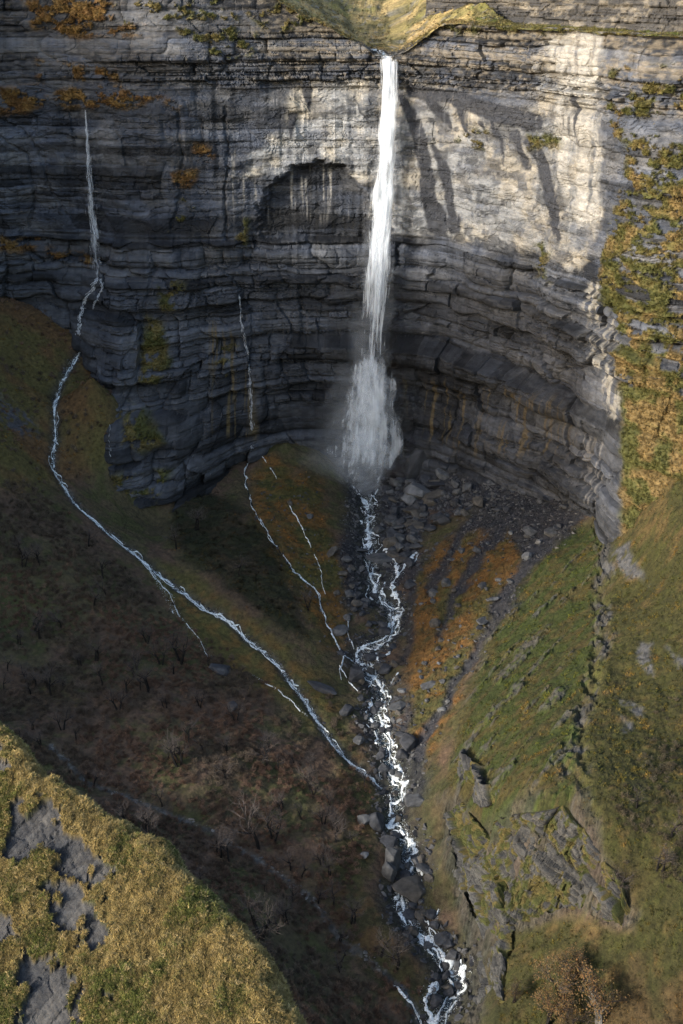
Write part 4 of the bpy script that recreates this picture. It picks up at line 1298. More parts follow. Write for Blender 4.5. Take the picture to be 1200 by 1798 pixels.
# ================================================================ THE LOWER CRAG
def crag_mesh(base, top, seed, out=1.2, veg=0.35, lean=0.0):
    """a ragged rock step lofted between its foot and its brow"""
    B, T_ = np.array([at_z(*p) for p in base]), np.array([at_z(*p) for p in top])
    n = 260
    u = np.linspace(0, 1, n)
    b, _ = path_sample(B, u)
    t, _ = path_sample(T_, u)
    rows = 150
    v = np.linspace(0, 1, rows)[:, None, None]
    P = b[None] * (1 - v) + t[None] * v
    # outward normal in plan
    d = np.gradient(b[:, :2] + t[:, :2], axis=0)
    nrm = np.stack([d[:, 1], -d[:, 0]], -1)
    k = np.hanning(41) / np.hanning(41).sum()
    nrm = np.stack([np.convolve(np.pad(nrm[:, a], 20, mode='edge'), k, 'valid') for a in (0, 1)], -1)
    nrm /= np.linalg.norm(nrm, axis=1)[:, None] + 1e-9
    s_ = np.concatenate([[0], np.cumsum(np.linalg.norm(np.diff((b + t) / 2, axis=0), axis=1))])
    S = np.repeat(s_[None], rows, 0)
    Z = P[..., 2] + 0.22 * S
    o1, t1, _ = strata(S, Z, seed, 5, 9, 1.3, 1.6, 0.9, 1.8, 1.2)
    o2, t2, l2 = strata(S, Z, seed + 1, 1.2, 2.6, 0.6, 0.6, 1.3, 0.8, 0.7)
    o3, t3, _ = strata(S, Z, seed + 2, 0.4, 0.9, 0.22, 0.2, 1.5, 0.2, 0.25)
    edge = sstep(0, 0.12, v[..., 0]) * (1 - sstep(0.85, 1.0, v[..., 0])) * (sstep(0, 0.08, u) * (1 - sstep(0.9, 1, u)))[None]
    off = (o1 + o2 + o3 + 2.2 * fbm(S / 8, Z / 9, seed=seed + 3)) * (0.35 + 0.65 * edge) + out * edge - 1.5 * (1 - edge)
    P = P.copy()
    P[..., :2] += nrm[None] * off[..., None]
    P[..., 2] -= 5.0 * sstep(0.86, 1.0, v[..., 0]) + 5.0 * (1 - sstep(0, 0.08, u) * (1 - sstep(0.9, 1, u)))[None]
    g = fbm(S / 4, Z / 2.5, seed=seed + 4) + 0.4 * fbm(S / 1.2, Z / 1.0, seed=seed + 5)
    C = mix((0.045, 0.045, 0.045), (0.135, 0.13, 0.118), np.clip(0.2 + 0.5 * t2 + 0.3 * (t3 - 0.5) + 0.6 * g, 0, 1))
    vg = sstep(0.0, 0.16, g + veg - 0.55 + 0.6 * (1 - edge) - 0.25 * o1)
    C = mix(C, mix((0.07, 0.075, 0.02), (0.125, 0.10, 0.032), sstep(-.2, .3, fbm(S / 2, Z / 2, seed=seed + 6))), vg)
    P[..., :2] += nrm[None] * (vg * 0.4)[..., None]
    return mesh_from('crag', P.reshape(-1, 3), grid_faces(rows, n), M_CRAG, np.clip(C, 0.01, 0.8))


M_CRAG = m_ground('crag_rock', scale=(0.8, 0.8, 1.6), nscale=0.9, lo=0.6, hi=1.4, bump=0.7, dist=0.5, rough=0.85)
for base, top, sd, lab in (
        ([(770, 1415, -24), (782, 1480, -30), (806, 1550, -34), (836, 1640, -38), (850, 1720, -43), (838, 1798, -47)], [(795, 1392, -12), (830, 1430, -6), (865, 1470, -6), (885, 1560, -14), (890, 1640, -22), (880, 1798, -34)], 1001, 'dark rock wall rising straight from the right side of the rapids'),
        ([(815, 1530, -31), (880, 1640, -27), (930, 1625, -21), (1010, 1605, -12), (1070, 1625, -7), (1120, 1632, -4)], [(862, 1430, 0), (905, 1410, 9), (940, 1400, 14), (995, 1385, 19), (1045, 1450, 15), (1110, 1575, 4)], 1011, 'layered grey crag below the green spur at the lower right'),
        ([(800, 1345, -10), (850, 1420, -3), (905, 1400, 7)], [(812, 1300, -3), (870, 1385, 4), (915, 1370, 12)], 1021, 'low layered outcrop on the left edge of the green spur')):
    o = add('crag', crag_mesh(base, top, sd), kind='structure')
    o['label'] = lab
#@@VEG
# ================================================================ BOULDERS
M_BOULD = [m_plain('boulder_%s' % n, c, 0.85, 0.55, 3.5, 0.3, 0.8) for n, c in (('grey', (0.112, 0.111, 0.110)), ('dark', (0.062, 0.063, 0.068)), ('pale', (0.175, 0.175, 0.175)), ('brown', (0.115, 0.10, 0.082)))]


def rock_mesh(seed, flat=0.6, n=22, sub=True):
    r = random.Random(seed)
    bm = bmesh.new()
    for i in range(n):
        v = Vector((r.gauss(0, 1), r.gauss(0, 1), r.gauss(0, 1)))
        m = max(abs(v.x), abs(v.y), abs(v.z))
        v = (v / m) * 0.6 + v.normalized() * 0.4
        bm.verts.new((v.x * 0.5 * r.uniform(0.75, 1), v.y * 0.5 * r.uniform(0.7, 1), v.z * 0.5 * flat * r.uniform(0.8, 1)))
    res = bmesh.ops.convex_hull(bm, input=bm.verts)
    bmesh.ops.delete(bm, geom=[g for g in res['geom_interior'] if isinstance(g, bmesh.types.BMVert)], context='VERTS')
    bmesh.ops.dissolve_limit(bm, angle_limit=R(14), verts=bm.verts, edges=bm.edges)
    bmesh.ops.bevel(bm, geom=list(bm.edges), offset=0.022, segments=1, affect='EDGES')
    bmesh.ops.triangulate(bm, faces=bm.faces)
    me = bpy.data.meshes.new('boulder')
    bm.to_mesh(me)
    bm.free()
    return me


ROCKS = []
for k in range(10):
    row = []
    base = rock_mesh(40 + k, [0.45, 0.6, 0.75, 0.9][k % 4])
    for m in M_BOULD:
        c = base.copy()
        c.materials.append(m)
        row.append(c)
    ROCKS.append(row)


def boulder(p, size, shape, mat, label, group=None, rot=None, sink=0.22, stretch=(1, 1, 1)):
    o = add('boulder', ROCKS[shape % 10][mat], label=label, cat='boulder', group=group)
    o.location = (p[0], p[1], p[2] + size * (0.28 - sink) * stretch[2])
    o.rotation_euler = rot if rot else (random.uniform(-.35, .35), random.uniform(-.35, .35), random.uniform(0, 6.28))
    o.scale = (size * stretch[0], size * stretch[1], size * stretch[2])
    return o


LAND, USED = [], set()


def where(px, py, heads, cap=16):
    """a label that names the stone by the nearest thing one can find"""
    order = sorted(LAND, key=lambda l: math.hypot(l[0] - px, l[1] - py))
    for l in order[:45]:
        dx, dy = px - l[0], py - l[1]
        rel = ('right of' if dx > 0 else 'left of') if abs(dx) > abs(dy) else ('below' if dy > 0 else 'above')
        for h in heads:
            lab = '%s %s the %s' % (h, rel, l[2])
            if lab not in USED and len(lab.split()) <= cap:
                USED.add(lab)
                return lab
    return None


def px2m(p, w):
    return w * (p[1] * CP + (CAMZ - p[2]) * SP) / F


BIG = [  # px, py, width px, shape, material, stretch, rotation, label
    (640, 852, 54, 4, 0, (1.1, .8, .62), (0.15, -0.12, 0.15), 'long flat grey block lying across the foot of the great fall'),
    (738, 818, 50, 3, 1, (1.0, .55, 1.35), (0.1, 0.25, 0.3), 'tall black wedge of rock standing right of the fall foot'),
    (760, 812, 26, 7, 1, (.6, .6, 1.9), (0.1, 0.3, 0.1), 'dark upright slab leaning against the black wedge'),
    (735, 858, 46, 5, 2, (1, .9, .8), None, 'pale grey boulder heap below the black wedge rock'),
    (720, 872, 30, 2, 2, (1, 1, .8), None, 'smaller pale boulder tucked below the pale heap'),
    (778, 830, 30, 6, 2, (.9, .9, .9), (0.3, 0.5, 0.9), 'light angular boulder right of the black wedge'), (770, 845, 34, 8, 1, (1.2, .8, .6), None, 'low dark slab under the light angular boulder'),
    (760, 866, 34, 1, 3, (1.1, .9, .7), None, 'brownish slab right of the pale heap'), (800, 846, 24, 9, 0, (.6, 1, .7), (0.2, 0.4, 0.6), 'tilted grey block at the top of the dark scree'),
    (732, 890, 38, 0, 3, (1.2, .8, .5), None, 'brown flat slab below the pale boulder heap'), (696, 894, 26, 3, 1, (1, .8, .7), (0.1, 0.1, 0.8), 'dark pointed boulder right of the upper river'),
    (690, 912, 28, 6, 0, (1, 1, .6), None, 'square grey block beside the upper river'), (718, 916, 28, 10, 3, (1, 1, .6), None, 'square brown block paired with the grey one'),
    (665, 926, 22, 2, 0, (1, .8, .6), None, 'small block at the upper river edge'), (725, 942, 26, 7, 0, (.7, 1.1, .6), (0, 0.2, 0.6), 'slanting grey slab above the side braid'),
    (690, 936, 30, 8, 1, (1.2, .8, .5), None, 'dark slab between the two upper braids'), (668, 976, 40, 0, 0, (1.1, .9, .6), (0.05, 0, 0.1), 'big flat grey boulder splitting the upper river'),
    (632, 961, 26, 4, 0, (1.1, .8, .5), None, 'flat boulder left of the upper river'), (610, 979, 20, 5, 0, (1, .8, .6), None, 'lone rounded boulder on moss left of the river'),
    (693, 972, 26, 9, 3, (1.2, .7, .5), (0, 0.2, -0.6), 'brown tilted slab above the joining braids'), (582, 966, 26, 1, 3, (1, .8, .6), None, 'mossy brown boulder on the talus between streams'),
    (720, 1022, 22, 1, 1, (1, 1, .8), None, 'dark block at the braid junction'), (614, 1040, 18, 2, 0, (1, 1, .7), None, 'grey stone in moss left of the braids'), (628, 1058, 20, 6, 3, (.8, 1, .8), None, 'upright brown block left of the lower braids'),
    (597, 1103, 26, 5, 0, (1, 1, .7), None, 'grey boulder at the end of the middle stream'), (676, 1108, 22, 3, 1, (1, .8, .8), None, 'dark block in the bend of the river'), (672, 1095, 18, 6, 1, (1, 1, .9), None, 'small dark block above the river bend'),
    (650, 1150, 22, 2, 1, (1, 1, .7), None, 'dark round boulder ringed by white water'), (675, 1172, 28, 9, 1, (1, 1, .7), None, 'dark boulder right of the white chute'), (625, 1187, 34, 3, 1, (.8, 1, 1.1), None, 'large dark boulder left of the white chute'),
    (700, 1237, 30, 0, 0, (1.1, .75, .55), (0.2, -0.1, 0.5), 'pale topped rectangular slab on the right bank of the river'), (754, 1199, 26, 4, 0, (1.1, .8, .5), (0, -0.2, 0.2), 'long grey boulder in orange bracken right of the river'),
    (706, 1211, 16, 1, 2, (1, .8, .6), None, 'small pale stone at the river edge'), (776, 1245, 15, 2, 2, (1, .8, .7), None, 'pale round stone beside the dark gully'), (787, 1232, 13, 6, 0, (1, .8, .9), None, 'grey stone just above the pale gully stone'),
    (658, 1244, 18, 2, 1, (1, 1, .7), None, 'dark boulder between two small cascades'), (718, 1305, 34, 7, 1, (1, 1, .9), None, 'broad dark rock on the right river bank'), (730, 1403, 34, 4, 0, (1.1, .9, .75), (0.1, 0, 0.1), 'rounded grey boulder right of the braided rapids'),
    (663, 1440, 32, 3, 1, (.9, 1, 1.2), None, 'black bulging rock left of the braided rapids'), (640, 1438, 26, 6, 0, (.8, 1, 1.1), None, 'grey rock face left of the black bulging rock'), (684, 1475, 30, 5, 1, (1.1, .8, .8), None, 'dark rounded boulder above the tall split rock'),
    (690, 1510, 40, 9, 0, (.75, .9, 1.7), (0.1, 0.1, 0.2), 'tall split grey rock on the left bank'), (683, 1530, 32, 7, 0, (.7, .9, 1.4), (0.1, -0.1, 0.9), 'narrow grey rock leaning on the tall split one'), (728, 1556, 60, 0, 3, (1.1, .9, .75), (0.25, 0.15, 0.5), 'big brown layered block damming the river'),
    (705, 1520, 16, 2, 0, (1, 1, .8), None, 'small grey block beside the tall split rock'), (712, 1540, 26, 8, 1, (1, .9, .8), None, 'dark wet boulder just above the brown layered block'), (735, 1510, 24, 6, 0, (1, 1, .8), None, 'grey boulder on the right of the narrow cascade'), (748, 1522, 34, 1, 0, (1.1, .8, .7), None, 'wide boulder under the mossy hump'),
    (754, 1540, 20, 9, 3, (1, .9, .8), None, 'brown rock right of the layered block'), (722, 1600, 28, 4, 1, (1.2, .8, .6), None, 'dark flat stone below the layered block'), (738, 1608, 22, 2, 3, (1, .9, .7), None, 'brownish stone in the shallow rapids'), (757, 1604, 20, 5, 1, (1, 1, .7), None, 'dark stone at the right of the shallow rapids'),
    (780, 1640, 30, 8, 0, (1.2, .8, .6), (0, -0.2, 0.5), 'slanted grey stone along the right shore'), (793, 1676, 24, 3, 0, (1, 1, .8), None, 'squarish grey stone beside the lowest rapids'), (790, 1655, 20, 7, 1, (1, .9, .8), None, 'dark stone above the squarish shore stone'), (765, 1755, 26, 2, 1, (.8, 1, .9), None, 'black rock splitting the final chutes'), (790, 1740, 22, 6, 1, (1, .9, .8), None, 'dark rubble rock between the final chutes'),
    (758, 1738, 14, 1, 0, (1, 1, .8), None, 'small rock above the final fork'), (930, 930, 24, 4, 0, (1, .8, .8), None, 'pale grey boulder high on the right talus'), (968, 932, 26, 6, 0, (1, .9, .8), (0, .3, .6), 'tilted boulder nearest the cliff on the right talus'), (925, 975, 20, 5, 2, (1, .8, .7), None, 'light oval stone below the two talus boulders'),
    (866, 1050, 22, 4, 2, (1.1, .8, .6), None, 'light flat stone beside the dark scree chute'), (848, 1025, 18, 2, 0, (1, .8, .6), None, 'grey flat stone left of the dark scree chute'), (785, 1022, 20, 7, 0, (1, .9, .8), (0.3, 0.4, 0), 'angular grey stone in upper bracken'), (760, 1040, 18, 1, 0, (1, .9, .9), None, 'pointed stone above the right bracken'),
    (837, 965, 14, 2, 0, (1, .9, .8), None, 'round stone at the talus crest'), (812, 965, 16, 9, 0, (1, .8, .7), None, 'greyish stone in the high bracken'), (792, 970, 14, 3, 1, (1, .8, .9), None, 'dark tapering stone in the high bracken'), (763, 1093, 20, 5, 3, (1, .8, .7), None, 'brown stone low in the right bracken'), (850, 1085, 26, 8, 0, (1.2, .7, .5), (0, 0, .9), 'stack of slabs beside the dark chute'),
    (845, 1100, 18, 0, 1, (1, .8, .6), None, 'dark slab under the stacked slabs'), (388, 1172, 30, 1, 1, (1.2, .9, .7), None, 'isolated dark boulder in the scrub below the left stream'), (565, 1203, 36, 0, 1, (1.5, .6, .6), (0, .1, -.45), 'long dark ledge of rock beside the left stream'), (608, 1245, 26, 2, 1, (1, .9, .8), None, 'dark boulder right of the left stream bend'), (630, 1296, 22, 5, 0, (1, .8, .7), None, 'grey boulder between the left stream and river'),
    (408, 1240, 24, 3, 1, (1, .9, .8), None, 'mossy brown outcrop in the scrub slope'), (640, 1500, 18, 6, 2, (1, .8, .9), None, 'pale stone in grass above the tall split rock'), (545, 905, 12, 1, 0, (1, 1, .8), None, 'stone on the orange talus left of the fall'), (510, 883, 12, 3, 3, (1, 1, .8), None, 'stone beside the small talus rill')]
for (px_, py_, w, sh, mt, st, rot, lab) in BIG:
    p = hit(px_, py_ + 0.25 * w)
    LAND.append((px_, py_, lab))
    boulder(p, px2m(p, w) * 1.25, sh, mt, lab, 'named boulders along the river and talus', rot, 0.16, st)

# countable rubble: told apart only by where it lies
r = np.random.default_rng(55)
AREAS = [
    ([(680, 850), (760, 840), (830, 850), (850, 890), (760, 930), (715, 1000), (680, 960), (670, 890)], 75, (10, 30), (0, 1, 1, 3), 'grey block in the heap right of the great fall foot', 'blocks heaped at the fall foot'),
    ([(860, 830), (1000, 870), (1030, 900), (960, 960), (900, 940), (850, 900)], 28, (8, 18), (0, 0, 1, 2), 'loose stone on the dark scree under the right wall', 'stones on the dark right scree'),
    ([(740, 980), (900, 930), (920, 1000), (860, 1080), (800, 1180), (760, 1290), (725, 1290), (725, 1080)], 28, (7, 15), (0, 0, 2, 3), 'stone scattered in the orange bracken right of the river', 'stones in the right bracken'),
    ([(600, 980), (650, 1000), (660, 1060), (680, 1090), (620, 1120), (585, 1080)], 20, (8, 18), (0, 1, 3, 1), 'mossy stone left of the river braids below the fall', 'mossy stones left of the braids'),
    ([(640, 1140), (700, 1120), (715, 1200), (700, 1260), (712, 1340), (735, 1420), (690, 1400), (660, 1330), (635, 1260), (620, 1190)], 36, (9, 22), (1, 1, 0, 3), 'wet dark rock in the middle river rapids', 'wet rocks of the middle rapids'),
    ([(680, 1430), (720, 1440), (760, 1500), (740, 1600), (790, 1640), (820, 1690), (800, 1760), (740, 1700), (705, 1610), (690, 1500)], 30, (9, 22), (1, 1, 0, 3), 'wet dark rock in the lowest river rapids', 'wet rocks of the lowest rapids'),
]
for poly, n, (a_, b_), mats, lab, grp in AREAS:
    poly = np.array(poly, float)
    lo, hi = poly.min(0), poly.max(0)
    k = 0
    while k < n:
        q = r.uniform(lo, hi)
        if polymask(np.array([q[0]]), np.array([q[1]]), poly, 0.5)[0] < 0.5:
            continue
        p = hit(q[0], q[1])
        w = a_ + (b_ - a_) * r.random() ** 1.1
        mt = mats[int(r.integers(0, 4))]
        own = where(q[0], q[1], ['%s %s stone' % ('large' if w > 15 else 'small', ('grey', 'dark', 'pale', 'brown')[mt])])
        boulder(p, px2m(p, w) * 1.15, int(r.integers(0, 10)), mt, own or lab, grp, None, 0.08, (1, r.uniform(.7, 1), r.uniform(.6, 1)))
        k += 1

# ================================================================ SCATTERED MASSES (stuff)
hidden = bpy.data.collections.new('sources')      # meshes that the scatterers repeat; not part of the scene


def scatter(name, P, rot, scl, tint, var, sources, kind='stuff', label=None):
    """one object that repeats small meshes at points"""
    me = bpy.data.meshes.new(name)
    me.vertices.add(len(P))
    me.vertices.foreach_set('co', np.ascontiguousarray(P, np.float32).ravel())
    for nm, ty, dat in (('rot', 'FLOAT_VECTOR', rot), ('scl', 'FLOAT_VECTOR', scl)):
        at = me.attributes.new(nm, ty, 'POINT')
        at.data.foreach_set('vector', np.ascontiguousarray(dat, np.float32).ravel())
    at = me.attributes.new('tint', 'FLOAT_COLOR', 'POINT')
    c4 = np.ones((len(P), 4), np.float32)
    c4[:, :3] = tint
    at.data.foreach_set('color', c4.ravel())
    at = me.attributes.new('var', 'INT', 'POINT')
    at.data.foreach_set('value', np.ascontiguousarray(var, np.int32))
    o = add(name, me, kind=kind, label=label)
    ng = bpy.data.node_groups.new(name, 'GeometryNodeTree')
    ng.interface.new_socket('Geometry', in_out='INPUT', socket_type='NodeSocketGeometry')
    ng.interface.new_socket('Geometry', in_out='OUTPUT', socket_type='NodeSocketGeometry')
    N, L = ng.nodes, ng.links.new
    gi, go, jn = N.new('NodeGroupInput'), N.new('NodeGroupOutput'), N.new('GeometryNodeJoinGeometry')
    m2p = N.new('GeometryNodeMeshToPoints')
    L(gi.outputs[0], m2p.inputs[0])

    def named(nm, ty):
        n = N.new('GeometryNodeInputNamedAttribute')
        n.data_type = ty
        n.inputs[0].default_value = nm
        return n.outputs[0]
    av, ar, as_ = named('var', 'INT'), named('rot', 'FLOAT_VECTOR'), named('scl', 'FLOAT_VECTOR')
    for k, src in enumerate(sources):
        oi = N.new('GeometryNodeObjectInfo')
        oi.inputs['Object'].default_value = src
        cmp_ = N.new('FunctionNodeCompare')
        cmp_.data_type = 'INT'
        cmp_.operation = 'EQUAL'
        L(av, cmp_.inputs[2])
        cmp_.inputs[3].default_value = k
        iop = N.new('GeometryNodeInstanceOnPoints')
        L(m2p.outputs[0], iop.inputs['Points'])
        L(cmp_.outputs[0], iop.inputs['Selection'])
        L(oi.outputs['Geometry'], iop.inputs['Instance'])
        e2r = N.new('FunctionNodeEulerToRotation')
        L(ar, e2r.inputs[0])
        L(e2r.outputs[0], iop.inputs['Rotation'])
        L(as_, iop.inputs['Scale'])
        L(iop.outputs[0], jn.inputs[0])
    L(jn.outputs[0], go.inputs[0])
    md = o.modifiers.new('scatter', 'NODES')
    md.node_group = ng
    return o


def source(name, V, Fc, mat):
    o = bpy.data.objects.new(name, mesh_from(name, V, Fc, mat))
    hidden.objects.link(o)
    return o


M_TWIG = m_plain('twig', (0.07, 0.05, 0.045), 0.9, 0.3, 3.0, 0.1, tint=True)
M_GRASS = m_plain('grass_blade', (0.2, 0.15, 0.05), 0.8, 0.3, 3.0, 0.15, tint=True)
M_STONE = m_plain('small_stone', (0.1, 0.1, 0.1), 0.85, 0.3, 2.0, 0.2, tint=True)


def bush_src(seed, n=60, spread=0.75):
    """a leafless shrub: thin upcurving twigs"""
    r = np.random.default_rng(seed)
    V, Fc = [], []

    def twig(a, b, w):
        d = b - a
        sd = np.cross(d, r.normal(0, 1, 3))
        sd = sd / (np.linalg.norm(sd) + 1e-9) * w
        i = len(V)
        V.extend([a - sd, a + sd, b])
        Fc.append([i, i + 1, i + 2])
    for k in range(n // 5):
        az, el = r.uniform(0, 6.28), r.uniform(0.5, 1.45)
        d = np.array([math.cos(az) * math.cos(el), math.sin(az) * math.cos(el), math.sin(el)])
        a = r.normal(0, 0.10, 3) * [1, 1, 0]
        b = a + d * r.uniform(0.5, 0.85)
        twig(a, b, 0.034)
        for j in range(4):
            f = r.uniform(0.35, 1.0)
            p = a + (b - a) * f * 0.98
            q = p + (d * 0.6 + r.normal(0, spread, 3) * [1, 1, 0.6] + [0, 0, 0.25]) * r.uniform(0.22, 0.42)
            twig(p, q, 0.024)
            twig(q * 0.55 + p * 0.45, q + r.normal(0, 0.16, 3), 0.018)
    return source('shrub_source', np.array(V), np.array(Fc), M_TWIG)


def tuft_src(seed, n=16, lean=0.45):
    r = np.random.default_rng(seed)
    V, Fc = [], []
    for k in range(n):
        az = r.uniform(0, 6.28)
        a = np.array([r.normal(0, .16), r.normal(0, .16), -0.05])
        l = r.uniform(0.45, 1.0)
        d = np.array([math.cos(az), math.sin(az), 0]) * lean * r.uniform(0.4, 1.6)
        m = a + d * l * 0.4 + [0, 0, l * 0.55]
        t = a + d * l * 1.1 + [0, 0, l * 0.75 * r.uniform(0.5, 1)]
        sd = np.array([-math.sin(az), math.cos(az), 0]) * 0.045
        i = len(V)
        V.extend([a - sd, a + sd, m + sd * .8, m - sd * .8, t])
        Fc.extend([[i, i + 1, i + 2], [i, i + 2, i + 3], [i + 3, i + 2, i + 4]])
    return source('tuft_source', np.array(V), np.array(Fc), M_GRASS)


BUSH = [bush_src(600 + k, 110, 0.8) for k in range(5)]
TUFT = [tuft_src(620 + k, 18) for k in range(4)]
STONES = [source('stone_source', *(lambda me: (np.array([v.co[:] for v in me.vertices]), np.array([p.vertices[:] for p in me.polygons])))(rock_mesh(700 + k, 0.65, 12)), M_STONE) for k in range(4)]


def pick(n, seed, weight, lo=(-262, 208), hi=(258, 636)):
    """ground points drawn with a weight function of (x, y, survey)"""
    r = np.random.default_rng(seed)
    x, y = r.uniform(lo[0], hi[0], n), r.uniform(lo[1], hi[1], n)
    i = np.clip(((x - GRIDX[0]) / 0.72).astype(int), 0, len(GRIDX) - 1)
    j = np.clip(((y - GRIDY[0]) / 0.72).astype(int), 0, len(GRIDY) - 1)
    S = {k: v[j, i] for k, v in TI.items()}
    seen = (S['px'] > -40) & (S['px'] < 1240) & (S['py'] < 1850)
    k = (r.random(n) < weight(x, y, S)) & seen
    return x[k], y[k], {q: v[k] for q, v in S.items()}, r


def rots(r, n, tilt=0.15):
    return np.stack([r.normal(0, tilt, n), r.normal(0, tilt, n), r.uniform(0, 6.28, n)], -1)


SCRUB_L = [(-60, 860), (60, 850), (130, 930), (260, 1040), (390, 1150), (480, 1230), (600, 1370), (660, 1420), (640, 1500), (600, 1600), (740, 1760), (700, 1900), (300, 1900), (-60, 1500)]
KNOLL = [(290, 870), (350, 850), (420, 890), (480, 950), (520, 1040), (540, 1120), (480, 1100), (380, 1020), (300, 960)]
SCRUB_R = [(1080, 1420), (1220, 1180), (1220, 1560), (1120, 1540), (1080, 1480)]


def w_scrub(x, y, S):
    m = polymask(S['px'], S['py'], SCRUB_L, 18)
    gap = sstep(-0.42, -0.05, fbm(x / 13, y / 13, seed=131) + 0.25 * fbm(x / 4, y / 4, seed=132))
    m = m * gap
    m = m * (1 - polymask(S['px'], S['py'], KNOLL, 14)) + 0.05 * polymask(S['px'], S['py'], KNOLL, 14)
    m = np.maximum(m, 0.75 * polymask(S['px'], S['py'], SCRUB_R, 25) * sstep(-0.3, 0.2, fbm(x / 9, y / 9, seed=133)))
    m = np.maximum(m, 0.10 * S['hl'])
    m = np.maximum(m, 0.35 * polymask(S['px'], S['py'], [(560, 1190), (660, 1390), (640, 1430), (570, 1330)], 10))
    return m * (S['dl'] > 2.5) * (S['dr'] > 8) * (S['dm'] > 2.5) * (S['dg'] > 1.0) * (1 - S['crag'])


x, y, S, r = pick(80000, 801, w_scrub)
n = len(x)
z = ground(x, y)
hue = fbm(x / 22, y / 22, seed=134)
tint = mix((0.205, 0.126, 0.086), (0.15, 0.116, 0.084), sstep(-0.3, 0.3, hue)) * r.uniform(0.55, 1.45, n)[:, None]
tint = mix(tint, tint * [0.60, 0.82, 0.80], sstep(40, 70, x))
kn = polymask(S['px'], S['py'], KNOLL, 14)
tint = mix(tint, np.array((0.044, 0.040, 0.024)) * r.uniform(0.6, 1.4, n)[:, None], kn)  # knoll shade carried into the shrub colour
sc = r.uniform(1.0, 2.3, n) * (1 + 0.25 * hue)
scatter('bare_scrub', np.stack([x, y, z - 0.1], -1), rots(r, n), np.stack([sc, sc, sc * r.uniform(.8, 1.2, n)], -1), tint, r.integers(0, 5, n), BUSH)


# grass of the right flank, the spur, the bracken and the higher left flank
def w_grass(x, y, S):
    m = np.maximum.reduce([S['rgt'], S['sp'] * 0.9, S['bracken'] * 0.6, S['hl'] * 0.55, 0.8 * polymask(S['px'], S['py'], KNOLL, 14)])
    return m * (1 - S['crag']) * (1 - S['chan']) * (S['dr'] > 4)


x, y, S, r = pick(150000, 802, w_grass)
n = len(x)
z = ground(x, y)
base = np.stack([bil(TC[..., k], x, y) for k in range(3)], -1)  # knoll tufts inherit the shade painted into their ground
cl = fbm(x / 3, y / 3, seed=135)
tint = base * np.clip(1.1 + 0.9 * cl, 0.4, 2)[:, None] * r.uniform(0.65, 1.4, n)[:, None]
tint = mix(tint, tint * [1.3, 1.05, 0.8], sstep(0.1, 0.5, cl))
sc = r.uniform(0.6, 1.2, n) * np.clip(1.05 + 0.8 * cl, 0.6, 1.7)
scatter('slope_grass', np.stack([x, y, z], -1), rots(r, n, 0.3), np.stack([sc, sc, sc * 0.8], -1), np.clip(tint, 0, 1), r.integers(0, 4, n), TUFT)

# tufts on the ledges of the cliff
idx = np.nonzero((WVEG.ravel() > 0.55))[0]
r = np.random.default_rng(803)
idx = idx[r.random(len(idx)) < 0.42]
P = WV.reshape(-1, 3)[idx] + r.normal(0, 0.25, (len(idx), 3))
n = len(P)
tint = WC.reshape(-1, 3)[idx] * r.uniform(0.6, 1.35, n)[:, None]
sc = r.uniform(0.8, 1.9, n)
scatter('cliff_grass', P, np.stack([r.normal(0.5, 0.3, n), r.normal(0, 0.3, n), r.uniform(-.6, .6, n)], -1), np.stack([sc, sc, sc], -1), tint, r.integers(0, 4, n), TUFT)

# tufts on the pasture above the fall
me_p = bpy.data.objects['pasture'].data
PV = np.zeros(len(me_p.vertices) * 3, np.float32)
me_p.vertices.foreach_get('co', PV)
PV = PV.reshape(-1, 3)
PC = np.zeros(len(PV) * 4, np.float32)
me_p.color_attributes['Col'].data.foreach_get('color', PC)
PC = PC.reshape(-1, 4)[:, :3]
q1, q2, _ = project(PV)
r = np.random.default_rng(806)
idx = np.nonzero((q1 > -20) & (q1 < 1220) & (q2 > -30) & (q2 < 110))[0]
idx = r.choice(idx, min(14000, len(idx) * 3), replace=True)
n = len(idx)
P = PV[idx] + r.normal(0, 0.7, (n, 3)) * [1, 1, 0.15]
sc = r.uniform(0.7, 1.7, n)
scatter('pasture_grass', P, rots(r, n, 0.3), np.stack([sc, sc, sc * 0.7], -1), PC[idx] * r.uniform(0.4, 1.25, n)[:, None], r.integers(0, 4, n), TUFT)

# turf of the near bank
r = np.random.default_rng(804)
flat = np.nonzero(((BROCK < 0.08) & (BE < 4) & (BPX > -60) & (BPX < 640) & (BPY < 1860)).ravel())[0]
idx = r.choice(flat, min(75000, len(flat)), replace=False)
P = np.stack([BX.ravel()[idx], BY.ravel()[idx], BZ.ravel()[idx]], -1) + r.uniform(-.12, .12, (len(idx), 3)) * [1, 1, 0]
n = len(P)
cl = fbm(P[:, 0] / 2.2, P[:, 1] / 2.2, seed=84)
bl = fbm(P[:, 0] / 7, P[:, 1] / 7, seed=136)
tint = mix((0.29, 0.215, 0.08), (0.105, 0.115, 0.028), sstep(-0.08, 0.42, cl * 0.5 + bl + r.normal(0, 0.14, n)))
tint = mix(tint, (0.40, 0.30, 0.14), (r.random(n) < 0.16) * 0.8) * r.uniform(0.7, 1.25, n)[:, None]
tus = noise(P[:, 0] / 0.75, P[:, 1] / 0.75, seed=94) + 0.5 * noise(P[:, 0] / 0.35, P[:, 1] / 0.35, seed=95)
sc = r.uniform(0.32, 0.66, n) * np.clip(0.95 + 0.35 * tus, 0.5, 1.35)
tint = tint * np.clip(1.0 + 0.35 * tus, 0.6, 1.4)[:, None]  # tussock shading painted in: hollows darker, crowns lighter
rr = np.stack([r.normal(-0.25, 0.3, n), r.normal(0.35, 0.3, n), r.uniform(0, 6.28, n)], -1)
scatter('bank_grass', P, rr, np.stack([sc, sc, sc * 0.75], -1), tint, r.integers(0, 4, n), TUFT)


